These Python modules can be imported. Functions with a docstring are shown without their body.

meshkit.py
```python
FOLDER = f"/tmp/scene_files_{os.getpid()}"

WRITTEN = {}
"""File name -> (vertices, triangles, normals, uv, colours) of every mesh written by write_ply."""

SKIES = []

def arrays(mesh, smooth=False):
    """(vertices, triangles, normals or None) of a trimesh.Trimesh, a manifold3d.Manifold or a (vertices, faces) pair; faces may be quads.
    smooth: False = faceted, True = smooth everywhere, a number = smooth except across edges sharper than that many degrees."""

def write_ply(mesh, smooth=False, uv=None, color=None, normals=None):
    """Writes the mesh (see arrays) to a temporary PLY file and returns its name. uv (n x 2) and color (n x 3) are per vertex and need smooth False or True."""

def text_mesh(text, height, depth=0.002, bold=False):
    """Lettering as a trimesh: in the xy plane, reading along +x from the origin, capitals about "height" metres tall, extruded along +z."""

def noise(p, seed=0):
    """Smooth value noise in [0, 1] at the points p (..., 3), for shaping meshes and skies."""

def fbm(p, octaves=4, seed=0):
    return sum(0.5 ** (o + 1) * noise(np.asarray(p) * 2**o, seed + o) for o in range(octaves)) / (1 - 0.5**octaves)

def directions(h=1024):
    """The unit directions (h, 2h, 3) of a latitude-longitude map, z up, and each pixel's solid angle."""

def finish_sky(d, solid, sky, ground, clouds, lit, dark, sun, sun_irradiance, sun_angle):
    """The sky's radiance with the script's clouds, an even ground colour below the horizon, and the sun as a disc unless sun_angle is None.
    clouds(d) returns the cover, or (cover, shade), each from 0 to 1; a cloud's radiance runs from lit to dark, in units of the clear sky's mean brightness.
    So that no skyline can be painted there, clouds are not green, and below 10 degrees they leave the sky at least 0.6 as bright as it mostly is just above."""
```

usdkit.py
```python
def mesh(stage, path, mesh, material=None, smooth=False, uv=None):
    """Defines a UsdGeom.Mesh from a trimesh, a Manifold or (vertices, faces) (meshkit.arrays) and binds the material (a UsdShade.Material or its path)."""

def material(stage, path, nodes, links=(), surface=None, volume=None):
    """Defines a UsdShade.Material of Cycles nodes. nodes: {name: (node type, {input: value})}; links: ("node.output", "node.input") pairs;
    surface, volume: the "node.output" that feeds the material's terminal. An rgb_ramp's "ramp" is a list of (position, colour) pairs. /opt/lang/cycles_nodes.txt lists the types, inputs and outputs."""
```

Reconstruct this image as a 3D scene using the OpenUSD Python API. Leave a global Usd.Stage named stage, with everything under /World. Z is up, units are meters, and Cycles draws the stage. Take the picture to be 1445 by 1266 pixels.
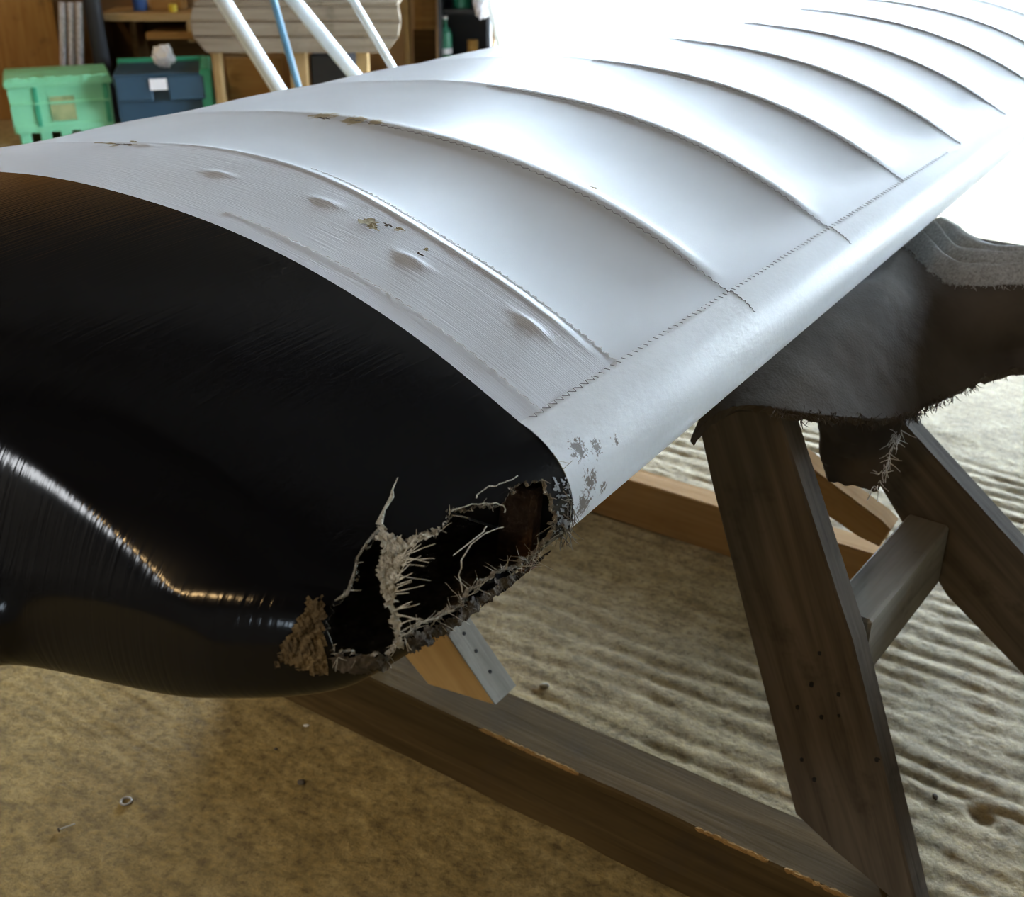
import math, random
import numpy as np, trimesh
import shapely.geometry as sg
from scipy.interpolate import CubicSpline, PchipInterpolator
from pxr import Usd, UsdGeom, UsdLux, UsdShade, Gf, Sdf, Vt
import usdkit, meshkit

random.seed(7); rng = np.random.default_rng(7)
stage = Usd.Stage.CreateInMemory()
UsdGeom.Xform.Define(stage, '/World'); UsdGeom.Scope.Define(stage, '/World/Looks')

# ------------------------------------------------------------------ camera, sky, lamps, exposure
H = 1.30                       # camera height
F = 1650.0                     # focal length in pixels of the 1445-wide picture
VX, VY = 1981.2, -195.8        # vanishing point of the wing's span
PITCH = math.atan2(633 - VY, F); CP, SP = math.cos(PITCH), math.sin(PITCH)
cam = UsdGeom.Camera.Define(stage, '/World/camera')
cam.CreateHorizontalApertureAttr(36.0); cam.CreateVerticalApertureAttr(36.0 * 1266 / 1445)
cam.CreateFocalLengthAttr(36.0 * F / 1445); cam.CreateClippingRangeAttr((0.02, 500))
cam.CreateFStopAttr(9.5); cam.CreateFocusDistanceAttr(1.12)
cam.AddTranslateOp().Set(Gf.Vec3d(0, 0, H)); cam.AddRotateXOp().Set(90 - math.degrees(PITCH))
cam.CreateExposureAttr(2.34)

sky_mat = usdkit.material(stage, '/World/Looks/sky', {
    'tc': ('texture_coordinate', {}), 'n': ('noise_texture', {'scale': 2.5, 'detail': 4.0}),
    'r': ('rgb_ramp', {'ramp': [(0.3, (0.61, 0.80, 1.0)), (0.7, (0.79, 0.90, 1.0))]}),
    'b': ('background_shader', {'strength': 6.0})},
    [('tc.generated', 'n.vector'), ('n.fac', 'r.fac'), ('r.color', 'b.color')], surface='b.background')
dome = UsdLux.DomeLight.Define(stage, '/World/sky'); dome.CreateIntensityAttr(1.0); dome.CreateColorAttr(Gf.Vec3f(1, 1, 1))
UsdShade.MaterialBindingAPI.Apply(dome.GetPrim()).Bind(sky_mat)
LAMPS = [(-3.35, -1.45, 1.25, 1.0, (0.92, 0.96, 1.0), 6.5, 'broad cool white panel lamp under the roof near the left wall'),      # x, y, length, width, colour, power, label
         (-1.75, -1.75, 0.55, 0.14, (1.0, 0.66, 0.30), 30.0, 'short warm tube lamp under the roof behind the camera'),
         (-3.9, 4.7, 1.0, 0.14, (1.0, 0.70, 0.36), 22.0, 'added warm fill lamp under the roof above the crates')]  # last lamp is an added fill that brightens the workshop behind

# ------------------------------------------------------------------ frames and projection
S3 = np.array([VX - 722.5, 633 - VY, F]); S3 /= np.linalg.norm(S3)
SW = np.array([S3[0], S3[2] * CP + S3[1] * SP, 0.0]); SW /= np.linalg.norm(SW)      # along the span, in the world
CW = np.array([-SW[1], SW[0], 0.0])                                                 # along the chord, towards the back
ANG = math.degrees(math.atan2(SW[1], SW[0]))

def ray(px, py):
    u, v = (px - 722.5) / F, (633 - py) / F
    return np.array([u, CP + v * SP, -SP + v * CP])

def at_t(px, py, t): return np.array([0, 0, H]) + ray(px, py) * t
def at_z(px, py, z): r = ray(px, py); return np.array([0, 0, H]) + r * ((z - H) / r[2])
def at_y(px, py, y): r = ray(px, py); return np.array([0, 0, H]) + r * (y / r[1])
def at_s(px, py, s): r = ray(px, py); return np.array([0, 0, H]) + r * (s / (r @ SW))
def loc(p): p = np.asarray(p, float); return np.stack([p @ SW, p @ CW, p[..., 2]], -1)   # world -> (span, chord, height)
def project(l):
    """(span, chord, height) -> pixel and depth"""
    w = l[..., :1] * SW + l[..., 1:2] * CW; z = l[..., 2] - H
    d = w[..., 1] * CP - z * SP
    return 722.5 + F * w[..., 0] / d, 633 - F * (w[..., 1] * SP + z * CP) / d, d

# ------------------------------------------------------------------ helpers for things and parts
_used = {}
def path_for(name, parent):
    base = (str(parent.GetPath()) if parent else '/World') + '/' + name
    n = _used.get(base, 0); _used[base] = n + 1
    return base if n == 0 else f'{base}_{n:03d}'

def data(p, label=None, cat=None, group=None, kind=None):
    for k, v in (('label', label), ('category', cat), ('group', group), ('kind', kind)):
        if v: p.SetCustomDataByKey(k, v)
    return p

def thing(name, label, cat, loc_=(0, 0, 0), rotz=0.0, group=None, kind=None):
    x = UsdGeom.Xform.Define(stage, path_for(name, None))
    x.AddTranslateOp().Set(Gf.Vec3d(*map(float, loc_))); x.AddRotateZOp().Set(float(rotz))
    return data(x.GetPrim(), label, cat, group, kind)

def inv_of(parent):
    """matrix from the world into the parent's frame (things: translate, rotate z)"""
    if parent is None: return np.eye(4)
    return np.linalg.inv(np.array(UsdGeom.Xformable(parent).ComputeLocalToWorldTransform(0)).T)

def obj(name, mesh, mat, parent=None, smooth=False, frame=None, label=None, cat=None, group=None, kind=None):
    """mesh in WORLD coordinates; stored in its parent's frame, or in its own frame (4x4, world) so that grain follows it"""
    v, f = (np.array(mesh.vertices), np.array(mesh.faces)) if hasattr(mesh, 'vertices') else (np.asarray(mesh[0], float), np.asarray(mesh[1]))
    M = inv_of(parent)
    if frame is not None:
        vl = (v - frame[:3, 3]) @ np.linalg.inv(frame[:3, :3]).T
    else:
        vl = v @ M[:3, :3].T + M[:3, 3]
    m = usdkit.mesh(stage, path_for(name, parent), (vl, f), LOOK[mat], smooth)
    if frame is not None:
        T = M @ frame
        m.AddTransformOp().Set(Gf.Matrix4d(*T.T.flatten().tolist()))
    return data(m.GetPrim(), label, cat, group, kind)

def frame_of(x, z=(0, 0, 1), o=(0, 0, 0)):
    x = np.asarray(x, float); x = x / np.linalg.norm(x); z = np.asarray(z, float)
    y = np.cross(z, x); y /= np.linalg.norm(y); z = np.cross(x, y)
    M = np.eye(4); M[:3, 0], M[:3, 1], M[:3, 2], M[:3, 3] = x, y, z, o
    return M

def box(lo, hi, b=0.0):
    lo, hi = np.minimum(lo, hi).astype(float), np.maximum(lo, hi).astype(float)
    if b <= 0:
        return trimesh.creation.box(bounds=[lo, hi])
    P = []
    for sx in (0, 1):
        for sy in (0, 1):
            for sz in (0, 1):
                c = np.array([(lo, hi)[sx][0], (lo, hi)[sy][1], (lo, hi)[sz][2]]); d = np.array([1 - 2 * sx, 1 - 2 * sy, 1 - 2 * sz]) * b
                for k in range(3):
                    q = c + d; q[k] -= d[k]; P.append(q)
    return trimesh.convex.convex_hull(np.array(P))

def prism(poly, a, b, axes, bev=0.003):
    """convex polygon (n x 2) given in two world axes, extruded along the third from a to b with small chamfers; axes: 3 world vectors (u, v, w)"""
    pg = sg.Polygon(poly).convex_hull; ins = np.array(pg.buffer(-bev).exterior.coords); full = np.array(pg.exterior.coords)
    lo, hi = min(a, b), max(a, b); P = []
    for w, q in ((lo, ins), (lo + bev, full), (hi - bev, full), (hi, ins)):
        for x, y in q: P.append(x * axes[0] + y * axes[1] + w * axes[2])
    return trimesh.convex.convex_hull(np.array(P))

def beam(p0, p1, w, h, up=(0, 0, 1), b=0.003):
    """square-cut timber between two world points: w across, h along 'up'; returns mesh and frame"""
    p0, p1 = np.asarray(p0, float), np.asarray(p1, float); M = frame_of(p1 - p0, up, (p0 + p1) / 2); L = np.linalg.norm(p1 - p0)
    m = box((-L / 2, -w / 2, -h / 2), (L / 2, w / 2, h / 2), b); m.apply_transform(M)
    return m, M

def tube(pts, r, sides=6, caps=True):
    p = np.asarray(pts, float); t = np.gradient(p, axis=0); t /= np.linalg.norm(t, axis=1, keepdims=True) + 1e-12
    a = np.cross(t, np.where(np.abs(t[:, 2:]) < 0.9, [0, 0, 1.0], [1.0, 0, 0])); a /= np.linalg.norm(a, axis=1, keepdims=True) + 1e-12
    b = np.cross(t, a); g = np.arange(sides) * 2 * np.pi / sides; r = np.broadcast_to(r, (len(p),))
    v = (p[:, None] + r[:, None, None] * (np.cos(g)[None, :, None] * a[:, None] + np.sin(g)[None, :, None] * b[:, None])).reshape(-1, 3)
    i, j = np.meshgrid(np.arange(len(p) - 1), np.arange(sides), indexing='ij')
    A, B, C, D = i * sides + j, i * sides + (j + 1) % sides, (i + 1) * sides + (j + 1) % sides, (i + 1) * sides + j
    f = np.vstack([np.stack([A, B, C], -1).reshape(-1, 3), np.stack([A, C, D], -1).reshape(-1, 3)])
    if caps:
        n = len(v); v = np.vstack([v, p[0], p[-1]]); k = np.arange(sides); e = (len(p) - 1) * sides
        f = np.vstack([f, np.stack([np.full(sides, n), (k + 1) % sides, k], -1), np.stack([np.full(sides, n + 1), e + k, e + (k + 1) % sides], -1)])
    return trimesh.Trimesh(v, f, process=False)

def lathe(profile, o, seg=24):
    m = trimesh.creation.revolve(np.asarray(profile, float), sections=seg); m.apply_translation(o); return m

def join(ms): return trimesh.util.concatenate(ms)

def grid_faces(n, m, flip=False):
    i, j = np.meshgrid(np.arange(n - 1), np.arange(m - 1), indexing='ij'); a = i * m + j
    f = np.vstack([np.stack([a, a + 1, a + m + 1], -1).reshape(-1, 3), np.stack([a, a + m + 1, a + m], -1).reshape(-1, 3)])
    return f[:, ::-1] if flip else f

def sstep(a, b, x): t = np.clip((x - a) / (b - a), 0, 1); return t * t * (3 - 2 * t)

# ------------------------------------------------------------------ materials
LOOK = {}
def mat(name, nodes, links, surface='p.BSDF'):
    LOOK[name] = usdkit.material(stage, '/World/Looks/' + name, nodes, links, surface)

def plain(name, c1, c2=None, rough=0.5, scale=6.0, bump=0.0, bscale=60.0, stretch=(1, 1, 1), metal=0.0, spec=0.5, coat=0.0, lo=0.35, hi=0.65, bdist=0.01):
    c2 = c2 or c1
    nodes = {'tc': ('texture_coordinate', {}), 'm': ('mapping', {'scale': stretch}), 'n': ('noise_texture', {'scale': scale, 'detail': 6.0, 'roughness': 0.6}),
             'r': ('rgb_ramp', {'ramp': [(lo, c1), (hi, c2)]}),
             'p': ('principled_bsdf', {'roughness': rough, 'metallic': metal, 'specular_ior_level': spec, 'coat_weight': coat, 'coat_roughness': 0.08})}
    links = [('tc.object', 'm.vector'), ('m.vector', 'n.vector'), ('n.fac', 'r.fac'), ('r.color', 'p.base_color')]
    if bump:
        nodes['bn'] = ('noise_texture', {'scale': bscale, 'detail': 4.0}); nodes['b'] = ('bump', {'strength': bump, 'distance': bdist})
        links += [('m.vector', 'bn.vector'), ('bn.fac', 'b.height'), ('b.normal', 'p.normal')]
    mat(name, nodes, links)

def wood(name, a, b, rough=0.75, dark=(0.05, 0.035, 0.02), grain=14.0, knots=0.25):
    """grain along the board's own x axis, with darker streaks and smudges"""
    mat(name, {
        'tc': ('texture_coordinate', {}), 'm': ('mapping', {'scale': (0.9, grain, grain)}), 'n': ('noise_texture', {'scale': 3.0, 'detail': 7.0, 'roughness': 0.65, 'distortion': 0.4}),
        'r': ('rgb_ramp', {'ramp': [(0.3, a), (0.68, b)]}),
        'n2': ('noise_texture', {'scale': 9.0, 'detail': 5.0, 'roughness': 0.7}), 'r2': ('rgb_ramp', {'ramp': [(0.56, (0, 0, 0)), (0.75, (knots, knots, knots))]}),
        'x': ('mix_color', {'blend_type': 'mix', 'b': dark}),
        'b': ('bump', {'strength': 0.35, 'distance': 0.004}), 'p': ('principled_bsdf', {'roughness': rough, 'specular_ior_level': 0.04})},
        [('tc.object', 'm.vector'), ('m.vector', 'n.vector'), ('n.fac', 'r.fac'), ('tc.object', 'n2.vector'), ('n2.fac', 'r2.fac'), ('r2.color', 'x.fac'),
         ('r.color', 'x.a'), ('x.result', 'p.base_color'), ('n.fac', 'b.height'), ('b.normal', 'p.normal')])

def stained(name, base, base2, rough, spots, stain=(0.17, 0.11, 0.06), bump=0.06, bscale=(900, 900, 900), spec=0.5, coat=0.0, metal=0.0, nscale=55.0):
    """paint with brown stains of a ragged shape around a few points of the object: spots = [(x, y, z, radius, threshold)]"""
    nodes = {'tc': ('texture_coordinate', {}), 'n': ('noise_texture', {'scale': 5.0, 'detail': 4.0}), 'r': ('rgb_ramp', {'ramp': [(0.3, base), (0.7, base2)]}),
             'sn': ('noise_texture', {'scale': nscale, 'detail': 8.0, 'roughness': 0.7}), 'mp': ('mapping', {'scale': bscale}), 'bn': ('noise_texture', {'scale': 1.0, 'detail': 3.0}),
             'b': ('bump', {'strength': bump, 'distance': 0.002}), 'x': ('mix_color', {'blend_type': 'mix', 'b': stain}),
             'p': ('principled_bsdf', {'roughness': rough, 'specular_ior_level': spec, 'coat_weight': coat, 'coat_roughness': 0.12, 'metallic': metal})}
    links = [('tc.object', 'n.vector'), ('n.fac', 'r.fac'), ('tc.object', 'sn.vector'), ('tc.object', 'mp.vector'), ('mp.vector', 'bn.vector'), ('bn.fac', 'b.height'), ('b.normal', 'p.normal'),
             ('r.color', 'x.a'), ('x.result', 'p.base_color')]
    last = None
    for i, (x, y, z, rad, th) in enumerate(spots):
        nodes[f'd{i}'] = ('vector_math', {'math_type': 'distance', 'vector2': (x, y, z)})
        nodes[f'q{i}'] = ('map_range', {'range_type': 'linear', 'from_min': 0.0, 'from_max': rad, 'to_min': th, 'to_max': -0.35, 'clamp': True})
        nodes[f's{i}'] = ('math', {'math_type': 'add'})
        nodes[f't{i}'] = ('map_range', {'range_type': 'smoothstep', 'from_min': 0.5, 'from_max': 0.58, 'to_min': 0.0, 'to_max': 0.9})
        links += [('tc.object', f'd{i}.vector1'), (f'd{i}.value', f'q{i}.value'), (f'q{i}.result', f's{i}.value1'), ('sn.fac', f's{i}.value2'), (f's{i}.value', f't{i}.value')]
        if last is None: last = f't{i}.result'
        else:
            nodes[f'mx{i}'] = ('math', {'math_type': 'maximum'}); links += [(last, f'mx{i}.value1'), (f't{i}.result', f'mx{i}.value2')]; last = f'mx{i}.value'
    if last: links.append((last, 'x.fac'))
    else: nodes['x'][1]['fac'] = 0.0
    mat(name, nodes, links)

# ------------------------------------------------------------------ the room
X0, X1, Y0, Y1, ZC = -4.6, 4.9, -4.2, 7.1, 3.5
DOOR_X0, DOOR_X1, DOOR_Z = -0.10, 4.7, 2.45
plain('plywood_wall', (0.30, 0.16, 0.055), (0.38, 0.22, 0.085), 0.7, 3.0, 0.1, 30)
plain('roof_board', (0.04, 0.032, 0.024), (0.06, 0.048, 0.036), 0.85, 3.0)
plain('dark_rafter', (0.05, 0.035, 0.02), (0.08, 0.055, 0.035), 0.8, 3.0)
plain('block_wall', (0.12, 0.105, 0.085), (0.16, 0.14, 0.115), 0.85, 3.0)
plain('apron_concrete', (0.50, 0.50, 0.49), (0.58, 0.58, 0.57), 0.85, 2.0)
wood('pale_timber', (0.42, 0.29, 0.16), (0.52, 0.38, 0.22))
def struct(name, m, mt, parent=None, **k): return obj(name, m, mt, parent, kind='structure', **k)

# floor: ridged, tamped concrete, smooth and dusty on this side of the stand
def axis(fine0, fine1, step, lo, hi):
    a = list(np.arange(fine0, fine1, step)); d = step
    while a[-1] < hi: d *= 1.25; a.append(a[-1] + d)
    d = step
    while a[0] > lo: d *= 1.25; a.insert(0, a[0] - d)
    return np.array(a)
fs, fc = axis(0.85, 2.7, 0.0065, -8, 9), axis(-0.75, 1.15, 0.0085, -9, 9)
FS, FC = np.meshgrid(fs, fc, indexing='ij')
q3 = np.stack([FS, FC, FS * 0], -1)
def floor_h(s, c):
    p = np.stack([s, c, s * 0], -1)
    wob = 0.07 * (meshkit.fbm(p * [2.2, 1.3, 1], 3, 3) - 0.5) + 0.022 * (meshkit.fbm(p * [12, 5, 1], 3, 4) - 0.5)
    r = (s + wob + 0.04 * c) / 0.047
    ridge = np.abs(np.sin(np.pi * r)) + 0.35 * (meshkit.fbm(p * [45, 16, 1], 3, 14) - 0.5)
    amp = (0.0006 + 0.0095 * np.clip(meshkit.fbm(p * [7, 3.5, 1], 3, 9) - 0.2, 0, 1)) * sstep(1.16, 1.34, s + 0.02 * c) * (1 - 0.6 * sstep(4, 7, s))
    base = 0.006 * (meshkit.fbm(p * 3.5, 3, 5) - 0.5) + 0.0035 * (meshkit.fbm(p * [30, 14, 1], 3, 6) - 0.5) + 0.0032 * (meshkit.fbm(p * [95, 55, 1], 2, 8) - 0.5)
    fade = 1 - sstep(2.2, 4.0, np.abs(s - 1.5)) * 0.9
    h = (amp * (ridge - 0.6) + base) * fade
    px, py = loc(at_z(1385, 1152, 0))[:2]
    pit = np.exp(-(((s - px) / 0.016) ** 2 + ((c - py) / 0.022) ** 2) ** 2)
    return h - 0.011 * pit
FZ = floor_h(FS, FC)
fw = FS[..., None] * SW + FC[..., None] * CW + np.array([0, 0, 1]) * FZ[..., None]
tcs = float(SW[0]); 
mat('concrete_floor', {
    'tc': ('texture_coordinate', {}), 'sep': ('separate_xyz', {}), 'm': ('mapping', {'rotation': (0, 0, -math.radians(ANG)), 'scale': (1, 1, 1)}),
    'mp2': ('mapping', {'scale': (34, 13, 1)}), 'n1': ('noise_texture', {'scale': 1.6, 'detail': 6.0, 'roughness': 0.65}), 'n2': ('noise_texture', {'scale': 1.0, 'detail': 7.0, 'roughness': 0.7}),
    'n3': ('noise_texture', {'scale': 70.0, 'detail': 6.0, 'roughness': 0.75}),
    'sepl': ('separate_xyz', {}), 'g': ('map_range', {'range_type': 'smoothstep', 'from_min': 0.95, 'from_max': 1.75, 'to_min': 0.0, 'to_max': 1.0}),
    'ga': ('math', {'math_type': 'multiply_add', 'value2': 0.9, 'value3': -0.45}), 'gs': ('math', {'math_type': 'add', 'use_clamp': True}),
    'dust': ('rgb_ramp', {'ramp': [(0.28, (0.120, 0.080, 0.024)), (0.5, (0.245, 0.170, 0.057)), (0.75, (0.39, 0.28, 0.105))]}),
    'grey': ('rgb_ramp', {'ramp': [(0.3, (0.165, 0.122, 0.062)), (0.55, (0.33, 0.265, 0.155)), (0.75, (0.45, 0.385, 0.262))]}),
    'x': ('mix_color', {'blend_type': 'mix'}), 'mul': ('mix_color', {'blend_type': 'multiply', 'fac': 0.75}),
    'sp': ('rgb_ramp', {'ramp': [(0.34, (0.42, 0.37, 0.30)), (0.5, (1, 1, 1)), (0.66, (1.4, 1.32, 1.15))]}),
    'b': ('bump', {'strength': 0.7, 'distance': 0.005}), 'p': ('principled_bsdf', {'roughness': 0.8, 'specular_ior_level': 0.35})},
    [('tc.object', 'm.vector'), ('m.vector', 'mp2.vector'), ('mp2.vector', 'n2.vector'), ('tc.object', 'n1.vector'), ('tc.object', 'n3.vector'), ('m.vector', 'sepl.vector'),
     ('sepl.x', 'g.value'), ('n1.fac', 'ga.value1'), ('g.result', 'gs.value1'), ('ga.value', 'gs.value2'), ('n2.fac', 'dust.fac'), ('n2.fac', 'grey.fac'),
     ('gs.value', 'x.fac'), ('dust.color', 'x.a'), ('grey.color', 'x.b'), ('n3.fac', 'sp.fac'), ('x.result', 'mul.a'), ('sp.color', 'mul.b'), ('mul.result', 'p.base_color'), ('n3.fac', 'b.height'), ('b.normal', 'p.normal')])
struct('floor', (fw.reshape(-1, 3), grid_faces(len(fs), len(fc), True)), 'concrete_floor', smooth=True)
WT = 0.15
struct('wall_back', join([box((X0 - WT, Y1, 0), (DOOR_X0, Y1 + WT, ZC)), box((DOOR_X0, Y1, DOOR_Z), (DOOR_X1, Y1 + WT, ZC)), box((DOOR_X1, Y1, 0), (X1 + WT, Y1 + WT, ZC))]), 'plywood_wall')
struct('wall_left', box((X0 - WT, Y0, 0), (X0, Y1, ZC)), 'block_wall')
RD0, RD1, RDZ = 3.9, 6.6, 2.3          # side doorway
struct('wall_right', join([box((X1, Y0, 0), (X1 + WT, RD0, ZC)), box((X1, RD1, 0), (X1 + WT, Y1, ZC)), box((X1, RD0, RDZ), (X1 + WT, RD1, ZC))]), 'block_wall')
struct('wall_front', join([box((X0 - WT, Y0 - WT, 0), (-0.8, Y0, ZC)), box((-0.45, Y0 - WT, 0), (X1 + WT, Y0, ZC)), box((-0.8, Y0 - WT, 0), (-0.45, Y0, 1.65)), box((-0.8, Y0 - WT, 2.15), (-0.45, Y0, ZC))]), 'block_wall')
struct('ceiling', box((X0 - WT, Y0 - WT, ZC), (X1 + WT, Y1 + WT, ZC + 0.1)), 'roof_board')
for k in range(7): struct('trim', box((X0, Y0 + 0.8 + 1.6 * k, ZC - 0.22), (X1, Y0 + 0.9 + 1.6 * k, ZC)), 'dark_rafter')
plain('steel_track', (0.10, 0.10, 0.11), (0.16, 0.16, 0.17), 0.5, 20, metal=0.6)
struct('trim', box((0.6, 6.22, -0.004), (X1, 6.26, 0.012), 0.003), 'steel_track')
plain('white_gloss', (0.75, 0.75, 0.74), None, 0.4)
w1 = thing('window_1', 'small white framed window in the front wall', 'window', (-0.625, Y0 - 0.07, 1.65), kind='structure')
fr = []
for a, b in (((-.8, 1.65), (-.45, 1.69)), ((-.8, 2.11), (-.45, 2.15)), ((-.8, 1.69), (-.76, 2.11)), ((-.49, 1.69), (-.45, 2.11))):
    fr.append(box((a[0], Y0 - 0.10, a[1]), (b[0], Y0 - 0.04, b[1])))
obj('window_frame', join(fr), 'white_gloss', w1)

plain('lamp_housing', (0.6, 0.6, 0.58), None, 0.5)
for lx, ly, ll, lw, lc, lp, lb in LAMPS:
    t = thing('ceiling_lamp', lb, 'lamp', (lx, ly, ZC - 0.34))
    obj('housing', box((lx - ll / 2 - .05, ly - lw / 2 - .03, ZC - 0.29), (lx + ll / 2 + .05, ly + lw / 2 + .03, ZC - 0.22), 0.01), 'lamp_housing', t)
    L = UsdLux.RectLight.Define(stage, str(t.GetPath()) + '/tube'); L.CreateWidthAttr(ll); L.CreateHeightAttr(lw)
    L.CreateIntensityAttr(lp); L.CreateColorAttr(Gf.Vec3f(*lc)); L.AddTranslateOp().Set(Gf.Vec3d(0, 0, 0.04))

# ------------------------------------------------------------------ the wing
SB, RIB0, D = 0.73, 0.845, 0.30      # black boundary, first rib, rib spacing (span coordinates)
S_END = 4.4
up = [(2.0, -.505), (1.8, -.435), (1.55, -.365), (1.35, -.322), (1.2, -.3025), (1.07, -.2925), (.95, -.294), (.85, -.302), (.75, -.3185), (.65, -.346), (.56, -.382), (.487, -.4185)]
cc_, r_ = np.array([.494, -.471]), .05
arc = [tuple(cc_ + r_ * np.array([math.cos(a), math.sin(a)])) for a in np.linspace(math.atan2(.876, -.482), 1.5 * math.pi, 9)]
low = [(.6, -.524), (.8, -.528), (1.1, -.53), (1.5, -.525), (1.8, -.515), (2.0, -.509)]
PT = np.array(up + arc + low); tt = np.r_[0, np.cumsum(np.linalg.norm(np.diff(PT, axis=0), axis=1) ** .5)]
CURVE = CubicSpline(tt, PT)(np.linspace(0, tt[-1], 6000)); ARC = np.r_[0, np.cumsum(np.linalg.norm(np.diff(CURVE, axis=0), axis=1))]
def where(c, h): return ARC[np.argmin(np.hypot(CURVE[:, 0] - c, CURVE[:, 1] - h))]
A_SEAM, A_NOSE, A_UNDER = where(.487, -.4185), where(.455, -.5), where(.56, -.523)
def prof(a): return np.stack([np.interp(a, ARC, CURVE[:, 0]), np.interp(a, ARC, CURVE[:, 1])], -1)
def nose_shift(a, s):
    w = sstep(A_SEAM, A_NOSE, a)
    return w[..., None] * np.array([-.74, -.673]) * np.clip(.02 * (1.35 - s), -.04, .03)[..., None]
RID = CubicSpline([.40, .483, .535, .617, .706, .812, .926, 1.0, 1.14, 1.4, 2.0], [.872, .874, .876, .8775, .8835, .901, .916, .917, .905, .90, .90])
BLIST = [(310, 247, 20, 10, .0025), (460, 287, 20, 10, .0025), (582, 370, 20, 10, .0035), (748, 460, 22, 9, .0035), (205, 207, 18, 8, .002)]
def skin(a, s):
    """point of the wing's outer skin: a = arc length round the section, s = span"""
    p = prof(a) + nose_shift(a, s); c, h = p[..., 0].copy(), p[..., 1].copy()
    onup = sstep(0, 1, (A_SEAM - a) / .085)
    rid = RID(np.clip(c, .4, 2.0))
    k = np.floor((s - RIB0) / D); r0 = np.where(k < 1, rid, RIB0 + k * D); r1 = np.where(k < 1, RIB0 + D, RIB0 + (k + 1) * D)
    x = np.clip((s - r0) / (r1 - r0), 0, 1); tape = np.minimum(x, 1 - x) * (r1 - r0)
    sag = 4 * x * (1 - x); sag = sag * (1 - np.exp(-(tape / .012) ** 2)) 
    fade = onup * (1 - .72 * sstep(.85, 1.25, c))
    h -= .0080 * sag * fade * np.where(s < rid, 0, 1)
    h += .0009 * fade * np.exp(-(tape / .010) ** 4) * np.where(s < rid - .004, 0, 1)      # rib tape stands proud
    h += .0017 * onup * sstep(SB, rid, s) * np.where(s <= rid, 1, np.exp(-((s - rid) / .006) ** 2)) * (1 - .6 * sstep(.9, 1.3, c))
    return np.stack([s, c, h], -1)
# blisters of the panel, placed on its surface
def on_skin(px, py, smin=.6, smax=1.3, fn=None):
    a = np.linspace(where(1.25, -.306), A_NOSE, 700); best = None
    for s in np.linspace(smin, smax, 351):
        X, Y, d = project(np.concatenate([np.full((700, 1), s), prof(a) + nose_shift(a, np.full(700, s)) + [0, H]], 1)); e = np.hypot(X - px, Y - py); i = e.argmin()
        if best is None or e[i] < best[0]: best = (e[i], a[i], s)
    return best[1], best[2]
BL = [(*on_skin(px, py), hgt, w, n) for px, py, w, n, hgt in BLIST]
def panel_skin(a, s):
    p = skin(a, s)
    for a0, s0, hgt, w, n in BL:
        p[..., 2] += hgt * np.exp(-((a - a0) / (w * .0008)) ** 2 - ((s - s0) / (n * .0007)) ** 2)
    return p
def W(l): return l[..., :1] * SW + l[..., 1:2] * CW + np.stack([l[..., 2] * 0, l[..., 2] * 0, l[..., 2] + H], -1)

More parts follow.
